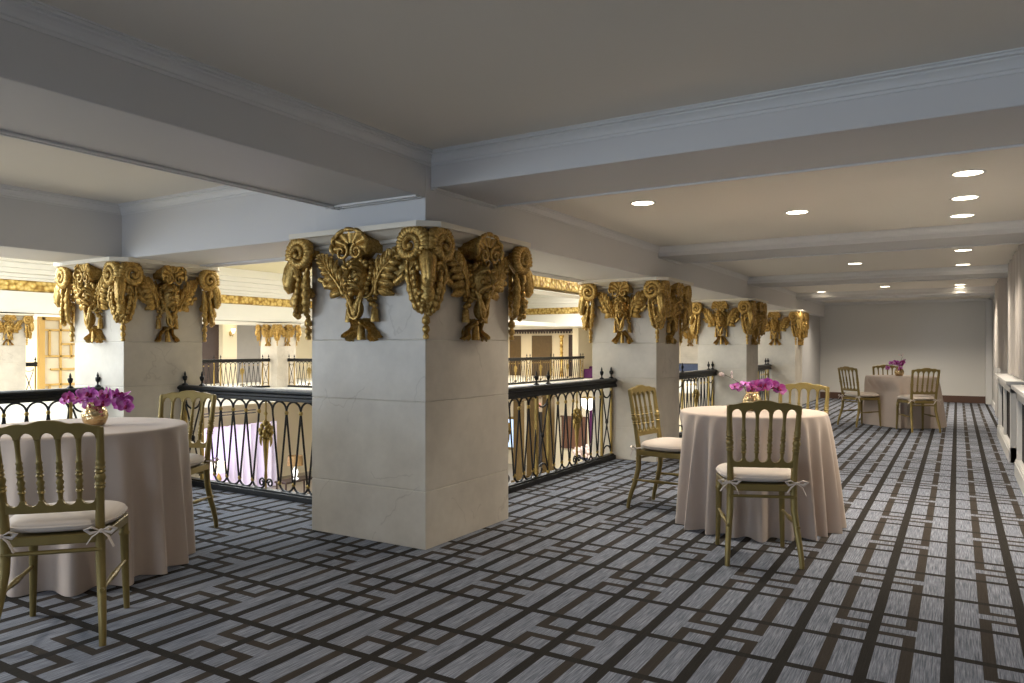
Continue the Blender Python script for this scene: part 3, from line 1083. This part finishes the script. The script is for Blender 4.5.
    def arch(edges, half, zb, h_, up):
        def f(x):
            for i in range(5):
                a0, a1 = edges[i] + half, edges[i + 1] - half
                if a0 < x < a1:
                    q = (x - (a0 + a1) / 2) / ((a1 - a0) / 2)
                    return zb + up * h_ * math.sqrt(max(0, 1 - q * q))
            return zb
        return f
    def xs_for(edges, half, end):
        o = [-end, -end + .005, -end + .012]
        for i in range(5):
            a0, a1 = edges[i] + half, edges[i + 1] - half
            o += [(a0 + a1) / 2 - (a1 - a0) / 2 * math.cos(PI * j / 12) for j in range(13)]
        o += [end - .012, end - .005, end]
        return sorted(o)
    rail('crest_rail', xs_for(posts, .010, .197), ctop, arch(posts, .010, .834, .028, 1), .0125, 1)
    rail('lower_rail', xs_for(lows, .009, .172), arch(lows, .009, .588, .022, -1), lambda x: .537, .0105, .7)
    for i in range(1, 5):
        zs = [.58, .60, .615, .622, .63, .638, .648, .662, .672, .68, .69, .697, .705, .713, .72, .735, .742, .75, .78, .81, .84]
        rs = [.0075, .0075, .0085, .0125, .0085, .0125, .009, .0128, .009, .0085, .0125, .0085, .012, .0085, .0105, .0085, .011, .008, .0075, .008, .0095]
        rs = [v * 1.22 for v in rs]
        s_ = MB()
        s_.tube([(lows[i] + (posts[i] - lows[i]) * (z - .58) / .26, back_y(z) + bow(lows[i]) * (.7 + .3 * (z - .58) / .26), z) for z in zs], rs, 9)
        s_.build('spindle', G, ch)
    return ch
CH = [(-3.27, 1.72, 137, 'gold banquet chair nearest the viewer, its back to us, at the left table', 'chairs at the left table'),
      (-4.30, 2.865, -65, 'gold banquet chair beyond the left table, backing onto the marble column and railing', 'chairs at the left table'),
      (-1.82, 5.32, -8, 'bright gold chair on its own at the column side of the middle table', 'chairs at the middle table'),
      (-1.005, 4.395, 113, 'gold banquet chair with its back to us in front of the middle table', 'chairs at the middle table'),
      (-1.09, 6.13, -93, 'gold chair behind the middle table, only its upper back showing over the cloth', 'chairs at the middle table'),
      (-1.27, 12.46, 48, 'gold chair on the column side of the far table', 'chairs at the far table'),
      (-.51, 12.13, 120, 'gold chair with its back to us in front of the far table', 'chairs at the far table'),
      (-.96, 13.55, -72, 'gold chair behind the far table beside the flowers, back top showing', 'chairs at the far table')]
c0 = build_chair()
for i, (x, y, a, lab, grp) in enumerate(CH):
    o = c0 if i == 0 else copy_tree(c0)
    o.location = (x, y, 0)
    o.rotation_euler = (0, 0, R(a - 90))
    tag(o, lab, 'chair', grp)

# ------------------------------------------------------------------ tables
def table(x, y, r, seed, label, dents, flare=.088):
    t = empty('round_table', (x, y, 0))
    tag(t, label, 'table', 'round tables with floor-length cloths')
    b = MB()
    b.lathe([(.001, .715), (r - .02, .715), (r - .012, .722), (r - .012, .742), (r - .02, .749), (.001, .749)], n=64)
    b.build('tabletop', 'brownwood', t)
    b = MB()
    b.lathe([(.001, .0), (.24, .0), (.24, .02), (.05, .06), (.035, .12), (.035, .714), (.001, .714)], n=24)
    b.build('pedestal', 'iron', t)
    rnd = random.Random(seed)
    K = 19
    edges = []
    acc = 0
    for i in range(K):
        acc += rnd.uniform(.65, 1.35); edges.append(acc)
    edges = [e / acc for e in edges]
    amps = [rnd.uniform(.6, 1.15) for _ in range(K)]
    def fold(u):
        lo = 0
        for i, e in enumerate(edges):
            if u <= e:
                s = (u - lo) / (e - lo)
                return amps[i] * (.5 - .5 * math.cos(2 * PI * s)) ** 1.25
            lo = e
        return 0
    def f(u, v):
        a = 2 * PI * u
        if v < .22:                                   # flat top
            s = v / .22
            return Vector((r * .985 * s * math.cos(a), r * .985 * s * math.sin(a), .7595))
        s = (v - .22) / .78
        if s < .1:                                    # rounded edge
            k = s / .1 * PI / 2
            rr = r * .985 + .014 * math.sin(k); z = .7595 - .014 * (1 - math.cos(k))
        else:
            q = (s - .1) / .9
            z = .7455 - .742 * q
            fo = fold(u)
            rr = r * .985 + .014 + flare * q ** .75 * (.22 + .95 * fo) + .010 * q * math.sin(7 * a + seed) - .030 * q ** .6 * (1 - fo)
            for (da, lim, zt) in dents:
                d = math.cos(a - da)
                if d > .3:
                    mx = lim / d
                    k_ = sm(zt + .20, zt, z)
                    if rr > mx:
                        rr = rr * (1 - k_) + mx * k_
        return Vector((rr * math.cos(a), rr * math.sin(a), z))
    b = MB()
    b.grid(f, 360, 60, closed_u=True)
    o = b.build('tablecloth', 'cloth', t)
    return t
def dent(tx, ty, i):
    x, y, a = CH[i][0], CH[i][1], R(CH[i][2])
    # plane of the seat front, seen from the table centre
    fx, fy = x + .225 * math.cos(a), y + .225 * math.sin(a)
    d = (tx - fx) * math.cos(a) + (ty - fy) * math.sin(a)
    return (a + PI, max(d, .25), .53)
TT = [(-4.197, 2.288, .53, 11), (-1.22, 5.235, .478, 5), (-.745, 12.80, .49, 8)]
labs = ['round table with beige floor-length cloth standing by the left railing', 'round table with beige floor-length cloth in the middle of the room, three chairs round it',
        'round table with beige floor-length cloth far down the corridor near the end wall']
who = [(0, 1), (2, 3, 4), (5, 6, 7)]
for (x, y, r, s), lab, wh in zip(TT, labs, who):
    table(x, y, r, s, lab, [dent(x, y, i) for i in wh])

# ------------------------------------------------------------------ vases and orchids
def vase(x, y, label):
    v = empty('vase', (x, y, .7605))
    tag(v, label, 'vase', 'small gold vases on the tables')
    b = MB()
    b.lathe([(.001, 0), (.038, 0), (.05, .006), (.062, .03), (.068, .055), (.064, .08), (.052, .104), (.044, .117), (.042, .126), (.047, .134), (.043, .134), (.038, .125), (.038, .112), (.001, .10)], n=32)
    b.build('body', 'vase', v)
    return v
def petal(mb, M, L, Wd, cup, tipr=1.0):
    def f(u, v):
        s = (u - .5) * 2
        w = Wd * (math.sin(PI * min(1, v * .93 + .05)) ** .65)
        return M @ Vector((s * w, v * L, cup * (v ** 1.5) + .25 * cup * s * s - .006 * math.sin(v * PI) ))
    mb.grid(f, 7, 7)
def blossom(parent):
    b = MB()
    for a in (90, 218, 322):
        petal(b, Matrix.Rotation(R(a - 90), 4, 'Z'), .040, .0135, -.008)
    for a in (8, 172):
        petal(b, Matrix.Translation((0, 0, .002)) @ Matrix.Rotation(R(a - 90), 4, 'Z'), .044, .026, .006)
    o = b.build('blossom', 'petal', parent)
    c = MB()
    c.ball((0, -.004, .008), (.008, .012, .008), 8, 6)
    petal(c, Matrix.Translation((0, -.004, .006)) @ Matrix.Rotation(R(180), 4, 'Z') @ Matrix.Rotation(R(25), 4, 'X'), .02, .010, .008)
    c.build('lip', 'lip', o)
    return o
proto = [None]
def spray(x, y, z, pts, n, seed, label, size=1.0, group='orchid sprays in the vases', facing=Vector((.5, -.85, .2))):
    """pts: stem path relative to the vase mouth"""
    s = empty('orchid_spray', (x, y, z))
    tag(s, label, 'flowers', group)
    st = MB()
    P = [Vector(p) for p in pts]
    def at(t):
        t *= len(P) - 1
        i = min(int(t), len(P) - 2)
        return P[i].lerp(P[i + 1], t - i)
    st.tube([at(i / 14) for i in range(15)], .0028, 6)
    st.build('stem', 'stemgreen', s)
    rnd = random.Random(seed)
    for i in range(n):
        if proto[0] is None:
            o = blossom(s)
            proto[0] = o
        else:
            o = copy_tree(proto[0], s)
        t = .30 + .70 * i / max(1, n - 1)
        p = at(t) + Vector((rnd.uniform(-.026, .026), rnd.uniform(-.045, .045), rnd.uniform(-.030, .036)))
        o.location = p
        d = (facing + Vector((rnd.uniform(-.7, .7), rnd.uniform(-.7, .7), rnd.uniform(-.4, .6)))).normalized()
        q = d.to_track_quat('Z', 'Y')
        o.rotation_euler = (q.to_matrix().to_4x4() @ Matrix.Rotation(rnd.uniform(-.5, .5), 4, 'Z')).to_euler()
        k = size * rnd.uniform(.9, 1.2)
        o.scale = (k, k, k)
    return s
# right/left directions as seen from the room's entrance side
RT = Vector((.8556, .5176, 0))
UP = Vector((0, 0, 1))
def rel(*ps):
    return [RT * a + UP * h + Vector((.5176, -.8556, 0)) * d for a, h, d in ps]
vx, vy = -4.15, 2.33
vase(vx, vy, 'gold hammered vase of orchids on the left table')
spray(vx, vy, .885, rel((0, -.10, 0), (.01, .03, .01), (.07, .05, .02), (.14, .03, .03), (.185, -.02, .04)), 8, 2, 'magenta orchid spray drooping to the right over the left table', 1.0)
spray(vx, vy, .885, rel((0, -.10, 0), (-.01, .03, 0), (-.06, .05, .02), (-.12, .03, .01), (-.16, .01, .0)), 6, 4, 'dark magenta orchid spray leaning left in the vase on the left table', .85)
spray(vx, vy, .885, rel((0, -.10, 0), (0, .03, .03), (.03, .055, .05), (.06, .03, .07)), 5, 9, 'pale purple orchids at the front of the vase on the left table', 1.0)
vx, vy = -1.22, 5.24
vase(vx, vy, 'gold hammered vase of orchids on the middle table')
spray(vx, vy, .885, rel((0, -.10, 0), (.01, .03, .01), (.06, .06, .02), (.12, .05, .03), (.175, .015, .04)), 8, 12, 'purple orchid spray drooping right over the middle table', 1.0)
spray(vx, vy, .885, rel((0, -.10, 0), (-.01, .02, 0), (-.05, .04, .02), (-.10, .04, .01), (-.135, .035, .0)), 5, 15, 'dark magenta orchids leaning left in the vase on the middle table', .8)
def twig(x, y, z, ps, label):
    s = empty('bud_twig', (x, y, z))
    tag(s, label, 'flowers', 'budding twigs in the vases')
    b = MB()
    P = rel(*ps)
    b.tube(P, [.003, .0025, .002, .0015][:len(P)], 5)
    rnd = random.Random(4)
    tips = []
    for i in range(5):
        t = P[-1].lerp(P[-2], i * .22)
        e = t + RT * rnd.uniform(-.05, .02) + UP * rnd.uniform(.0, .04)
        b.tube([t, e], .0013, 5)
        tips.append(e)
    b.build('twig', 'twig', s)
    for e in tips:
        m = MB(); m.ball(tuple(e), (.008, .008, .014), 8, 6)
        m.build('bud', 'whitebud', s)
twig(vx, vy, .885, [(0, -.10, 0), (-.06, .05, 0), (-.14, .10, 0), (-.19, .125, 0)], 'bare twig with pale buds reaching left of the middle table orchids')
vx, vy = -.77, 12.80
vase(vx, vy, 'gold hammered vase of orchids on the far table')
spray(vx, vy, .885, rel((0, -.10, 0), (-.02, .03, .01), (-.08, .06, .02), (-.16, .03, .01)), 6, 22, 'dark magenta orchids leaning left in the vase on the far table', 1.0)
spray(vx, vy, .885, rel((0, -.10, 0), (.01, .03, .01), (.03, .08, .02), (.07, .10, .01)), 4, 27, 'purple orchids standing upright in the vase on the far table', .9)
twig(vx, vy, .885, [(0, -.10, 0), (.02, .10, 0), (.05, .17, 0), (.03, .20, 0)], 'bare budding twig standing above the far table flowers')

# ------------------------------------------------------------------ recessed ceiling lamps
dl = empty('downlight')
b = MB()
b.lathe([(.078, -.004), (.086, -.006), (.092, -.004), (.094, 0), (.078, 0), (.078, -.004)], n=32, cap=False)
b.build('trim_ring', 'trimwhite', dl)
b = MB()
b.lathe([(.001, -.002), (.078, -.002), (.078, -.0005), (.001, -.0005)], n=32)
b.build('lens', 'lampglow', dl)
DL = ['recessed ceiling lamp nearest the broad column, alone at the column side', 'recessed ceiling lamp above and beyond the middle table', 'nearest of the recessed ceiling lamps along the right wall',
      'second recessed ceiling lamp from the front along the right wall', 'third recessed ceiling lamp from the front along the right wall', 'recessed lamp in the middle of the second ceiling bay',
      'nearer of two recessed lamps by the right wall in the second ceiling bay', 'farther of two recessed lamps by the right wall in the second ceiling bay', 'recessed lamp in the middle of the third ceiling bay',
      'nearer of two recessed lamps by the right wall in the third ceiling bay', 'farther of two recessed lamps by the right wall in the third ceiling bay', 'recessed lamp at the column side of the third ceiling bay']
def spot(x, y, e, ang=135, z=ZC):
    l = bpy.data.lights.new('downlight_and_fill', 'SPOT')
    l.energy = e
    l.color = (1.0, 0.90, 0.76)
    l.spot_size = R(ang)
    l.spot_blend = 1.0
    l.shadow_soft_size = .05
    o = bpy.data.objects.new('downlight_and_fill', l)
    o.location = (x, y, z - .06)
    COL.objects.link(o)
    return o
for i, (x, y) in enumerate(DOWN):
    o = dl if i == 0 else copy_tree(dl)
    o.location = (x, y, ZB)
    tag(o, DL[i], 'ceiling light', 'recessed ceiling lamps')
    spot(x, y, 88 if x > -2.1 else 60, z=ZB)
for x, y in FILL_SPOTS:
    spot(x, y, 75 if y < 10 else 110, z=ZC if y < 10 else ZB)

# ------------------------------------------------------------------ right wall: pilasters, drapes, heater covers
b = MB(); b.box(.51, XW, YF - .30, YF, 0, 2.2); trim(b, 'trimwhite', bev=.004)
for y in (7.45, 11.25, 15.08):
    b = MB(); b.box(XW - .05, XW, y, y + .66, 0, ZC); trim(b, 'wallpaint', bev=.004)
def drape(y0, y1, label):
    b = MB()
    def f(u, v):
        y = y0 + (y1 - y0) * u
        n = 9
        return Vector((.565 + .028 * math.cos(u * 2 * PI * n) + .01 * math.sin(u * 37), y, 2.24 - 1.36 * v))
    b.grid(f, 150, 6)
    b.grid(lambda u, v: f(u, v) + Vector((.012, 0, 0)), 150, 6)
    o = b.build('drape', 'drape')
    tag(o, label, 'curtain', 'pale drapes on the right wall')
drape(8.3, 11.1, 'pale pleated drape above the heater cover on the right wall')
drape(12.1, 14.9, 'pale pleated drape past the heater cover, farther down the right wall')
def cabinet(y0, y1, label):
    c = empty('heater_cover', (0, y0, 0))
    L = y1 - y0
    tag(c, label, 'heater cover', 'panelled heater covers along the right wall')
    b = MB()
    b.box(.47, XW - .005, 0, .09, .0, .80); b.box(.47, XW - .005, L - .09, L, 0, .80)
    b.box(.47, XW - .005, 0, L, 0, .16); b.box(.47, XW - .005, 0, L, .72, .80); b.box(.47, .50, L / 2 - .05, L / 2 + .05, .16, .72)
    b.build('body', 'trimwhite', c, smooth=False, bev=.004)
    b = MB(); b.box(.43, XW - .005, -.04, L + .04, .81, .85); b.box(.45, XW - .005, -.02, L + .02, .795, .81)
    b.build('top', 'trimwhite', c, smooth=False, bev=.006)
    b = MB(); b.box(.455, .47, -.015, L + .015, 0, .13); b.box(.46, .47, -.01, L + .01, .13, .155)
    b.build('plinth', 'trimwhite', c, smooth=False, bev=.004)
    for a, d in ((.09, L / 2 - .05), (L / 2 + .05, L - .09)):
        g_ = MB()
        n = int((d - a) / .03)
        for i in range(n):
            g_.box(.505, .515, a + i * .03, a + i * .03 + .012, .16, .72)
        g_.box(.516, .52, a, d, .16, .72)
        g_.build('grille', 'dark', c, smooth=False)
cabinet(9.25, 11.9, 'white panelled heater cover with dark grilles against the right wall')
cabinet(5.6, 8.32, 'edge of the nearest white heater cover at the right wall, mostly out of view')

# ------------------------------------------------------------------ things across the atrium
t = empty('lattice_screen', (-17.75, 8.75, 0))
tag(t, 'tall gold lattice screen standing across the atrium past the left table', 'screen')
b = MB()
H0, H1, LL = FL, 1.9, 2.5
for y in (0, LL): b.box(-.05, .05, y - .06, y + .06, H0, H1)
b.box(-.05, .05, 0, LL, H1 - .08, H1); b.box(-.05, .05, 0, LL, H0, H0 + .1)
b.build('frame', 'palegold', t, smooth=False)
b = MB()
rnd = random.Random(21)
def bar_v(y, z0, z1): b.box(-.02, .02, y - .022, y + .022, z0, z1)
def bar_h(z, y0, y1): b.box(-.02, .02, y0, y1, z - .022, z + .022)
for k in range(4):
    z = 1.9 - k * 1.25
    bar_v(.42, z - 1.25, z); bar_v(.95, z - .6, z); bar_v(1.5, z - 1.25, z - .3); bar_v(2.05, z - 1.25, z)
    bar_h(z - .3, 0, .95); bar_h(z - .62, .42, 1.5); bar_h(z - .9, 0, .75); bar_h(z - 1.2, .2, LL); bar_h(z - .45, 1.5, LL); bar_h(z - .8, .95, 2.05)
    bar_v(.66, z - .95, z - .62); bar_v(.18, z - .9, z - .3); bar_v(1.2, z - 1.2, z - .8)
b.build('lattice', 'palegold', t, smooth=False)
b = MB(); b.box(-.06, -.05, 0, LL, H0, H1); b.build('backing', 'cream', t, smooth=False)

t = empty('wall_sconce', (-20.79, 16.18, 1.66))
tag(t, 'small brass wall sconce on the pale pier across the atrium', 'wall lamp')
b = MB(); b.ball((.02, 0, 0), (.03, .05, .09), 10, 8); b.tube([(.02, 0, -.03), (.14, .0, -.08), (.16, 0, .02)], .014, 7)
b.build('bracket', 'irongold', t)
b = MB(); b.lathe([(.03, .02), (.07, .16), (.065, .16), (.02, .03)], (.16, 0, 0), 12); b.build('shade', 'sconceglow', t)
for i, (xa, xb) in enumerate(((-16.55, -16.0), (-15.45, -14.5))):
    b = MB(); b.box(xa, xb, AN - .04, AN, 0, 1.7)
    b.box((xa + xb) / 2 - .01, (xa + xb) / 2 + .01, AN - .05, AN - .03, 0, 1.7)
    struct('door_%d' % (i + 2), b, 'brownwood')
b = MB(); b.box(-13.70, -13.40, AN - .05, AN, 0, 1.72); struct('door_4', b, 'darkwood')
for i, x in enumerate((-13.85, -13.05)):
    b = MB(); b.lathe([(.09, 0), (.1, .06), (.07, .1)] + [(.06 + .014 * (j % 2), .1 + j * .06) for j in range(25)] + [(.1, 1.62), (.12, 1.7)], (x, 26.8, 0), 12)
    o = b.build('gilt_pillar', 'frieze')
    tag(o, ['slim gilt pillar left of the dark lift door at the end of the atrium', 'slim gilt pillar right of the dark lift door at the end of the atrium'][i], 'pillar', 'slim gilt pillars by the lifts')
t = empty('banquette', (-12.48, 26.3, 0))
tag(t, 'deep purple banquette against the cream wall at the end of the atrium', 'bench')
b = MB(); b.box(0, 2.2, -.3, .25, .0, .36); b.build('seat', 'purple', t, smooth=False, bev=.04)
b = MB(); b.box(0, 2.2, .2, .36, .0, .46); b.build('backrest', 'purple', t, smooth=False, bev=.04)
t = empty('display_board', (-8.2, 25.75, .36))
b = MB(); b.box(-.45, .45, 0, .03, 0, .24); b.build('panel', 'bluecover', t, smooth=False)
b = MB(); b.box(-.48, .48, .03, .06, -.03, .27); b.build('frame', 'dark', t, smooth=False)
b = MB(); b.box(-.03, .03, .02, .06, -.34, 0); b.box(-.25, .25, -.1, .18, -.36, -.33); b.build('stand', 'dark', t, smooth=False)
tag(t, 'blue display board glimpsed over the railing beside the second corridor column', 'board')

# ------------------------------------------------------------------ lobby below
b = MB()
b.grid(lambda u, v: Vector((-20.2 + .09 * math.cos(u * 2 * PI * 28) + .05 * math.sin(u * 61), 9.5 + 8.1 * u, -1.34 - 2.24 * v)), 320, 4)
tag(b.build('sheer_curtain', 'sheer'), 'white sheer curtain with a lilac glow in the lobby below the left railing', 'curtain')
l = bpy.data.lights.new('lilac_uplight', 'AREA'); l.size = 4; l.size_y = .3; l.shape = 'RECTANGLE'; l.energy = 45; l.color = (.6, .35, 1)
o = bpy.data.objects.new('lilac_uplight', l); o.location = (-19.5, 14.6, -3.5); o.rotation_euler = (R(180), R(-35), R(90)); COL.objects.link(o)
b = MB(); b.box(-20.0, -19.9, 9.0, 16.5, -.88, -.85); b.box(-20.0, -19.9, 9.0, 16.5, -.97, -.94)
tag(b.build('curtain_track', 'dark'), 'dark double curtain track above the sheer curtain in the lobby', 'curtain rail')
def lamp(x, y, z, label, sh):
    t = empty('table_lamp', (x, y, z)); tag(t, label, 'lamp', 'table lamps in the lobby')
    b = MB(); b.lathe([(.1, 0), (.1, .02), (.03, .04), (.06, .12), (.09, .22), (.05, .32), (.02, .36), (.015, .46)], n=14); b.build('base', 'crystal' if sh else 'irongold', t)
    b = MB(); b.lathe([(.24, .42), (.22, .72), (.215, .72), (.235, .42)], n=24); b.build('lamp_shade', 'shadeglow' if not sh else 'brownshade', t)
MAT['brownshade'] = plain('brown_lamp_shade', lin(150, 120, 80), 0.7)
def console(x, y, label):
    t = empty('console_table', (x, y, FL)); tag(t, label, 'table', 'console tables in the lobby')
    b = MB(); b.box(-.25, .25, -.6, .6, .68, .74); b.build('top', 'darkwood', t, smooth=False, bev=.01)
    for sx_ in (-.2, .2):
        for sy_ in (-.55, .55):
            q = MB(); q.tube([(sx_, sy_, 0), (sx_, sy_, .68)], [.02, .03], 8); q.build('leg', 'darkwood', t)
console(-18.5, 14.0, 'dark console table under the cream-shaded lamp in the lobby')
lamp(-18.5, 14.0, FL + .74, 'cream-shaded lamp glowing before the sheer curtain in the lobby', False)
console(-17.5, 16.0, 'dark console table under the brown-shaded lamp in the lobby')
lamp(-17.5, 16.0, FL + .74, 'brown-shaded lamp with bright base in the lobby near the broad column', True)
# walls and pillars of the lobby seen past the broad column
b = MB(); b.box(-17, -3.3, 26.0, 26.3, FL, -.42); struct('wall_lobby_north', b, 'cream')
lobs = ['broad gilt pillar in the lobby just right of the broad column', 'second gilt pillar in the lobby beside the dark doorway', 'third gilt pillar in the lobby seen through the first railing posts']
for i, (x, y, wd) in enumerate(((-13.03, 22.0, .30), (-13.1, 23.1, .34), (-13.05, 24.2, .36))):
    t = empty('gilt_pier', (x, y, FL)); tag(t, lobs[i], 'pillar', 'gilt piers in the lobby')
    b = MB(); b.box(-wd / 2, wd / 2, -wd / 2, wd / 2, .2, 2.94); b.build('shaft', 'bronze', t, smooth=False, bev=.03)
    b = MB(); b.box(-wd / 2 - .05, wd / 2 + .05, -wd / 2 - .05, wd / 2 + .05, 0, .2); b.build('base', 'bronze', t, smooth=False, bev=.02)
    b = MB(); b.box(-wd / 2 - .06, wd / 2 + .06, -wd / 2 - .06, wd / 2 + .06, 2.94, 3.17); b.build('capital', 'bronze', t, smooth=False, bev=.02)
b = MB(); b.box(-14.85, -14.3, 25.94, 26.0, FL, -1.4); struct('door_5', b, 'dark')
t = empty('exit_sign', (-14.58, 25.93, -1.22))
tag(t, 'small red lit sign over the dark lobby doorway', 'sign')
b = MB(); b.box(-.2, .2, 0, .07, 0, .17); b.build('box', 'exitred', t, smooth=False)
t = empty('wall_screen', (-15.85, 25.9, -2.9))
tag(t, 'gold-framed glowing screen on the lobby wall beside the broad column', 'screen')
b = MB(); b.box(-.42, .42, .0, .04, 0, 1.15); b.build('display', 'screen', t, smooth=False)
b = MB()
for (p, q, r_, s_) in ((-.5, .5, -.1, 0), (-.5, .5, 1.15, 1.25), (-.5, -.42, 0, 1.15), (.42, .5, 0, 1.15)): b.box(p, q, -.03, .06, r_, s_)
b.build('frame', 'irongold', t, smooth=False)
b = MB(); b.box(-13.4, -12.3, 25.92, 25.995, -2.7, -1.55); b.box(-13.45, -12.25, 25.9, 25.995, -1.55, -1.49); b.box(-13.45, -12.25, 25.9, 25.995, -2.76, -2.7)
tag(b.build('wood_panel', 'redwood', smooth=False, bev=.01), 'reddish wood panel on the lobby wall seen through the railing right of the broad column', 'panel')
b = MB()
b.grid(lambda u, v: Vector((-12.2 + .75 * u, 25.92 + .04 * math.cos(u * 2 * PI * 7), -.9 - 1.6 * v)), 120, 3)
tag(b.build('purple_drape', 'purple'), 'dark purple drape in the lobby below the chandelier', 'curtain')
t = empty('chandelier', (-12.0, 25.46, -.55))
tag(t, 'sparkling crystal chandelier hanging in the lobby behind the right railing', 'chandelier')
b = MB(); b.tube([(0, 0, .13), (0, 0, -.1)], .02, 6); b.lathe([(.05, -.1), (.33, -.14), (.33, -.17), (.05, -.16)], n=24); b.build('frame', 'irongold', t)
for j in range(3):
    b = MB()
    rr = .30 - .09 * j
    b.grid(lambda u, v: Vector((rr * (1 + .10 * math.sin(u * 2 * PI * 22) * math.sin(v * PI * 9)) * math.cos(u * 2 * PI), rr * (1 + .10 * math.sin(u * 2 * PI * 22) * math.sin(v * PI * 9)) * math.sin(u * 2 * PI), -.16 - v * (.30 + .08 * j))), 88, 19, closed_u=True)
    b.build('crystal_tier', 'crystal', t, smooth=False)
t = empty('flower_stand', (-11.85, 25.0, FL))
tag(t, 'pale pink and white flower display on the lobby floor under the chandelier', 'flowers')
b = MB(); b.lathe([(.28, 0), (.3, .05), (.12, .1), (.12, .55), (.3, .7), (.001, .7)], n=16); b.build('pedestal', 'bluecover', t)
b = MB(); rnd = random.Random(3)
for i in range(60):
    a, r_ = rnd.uniform(0, 6.28), .5 * rnd.random() ** .5
    b.ball((r_ * math.cos(a), r_ * math.sin(a), .75 + .45 * rnd.random() * (1 - r_)), .08, 7, 5)
b.build('blooms', 'whitebud', t)
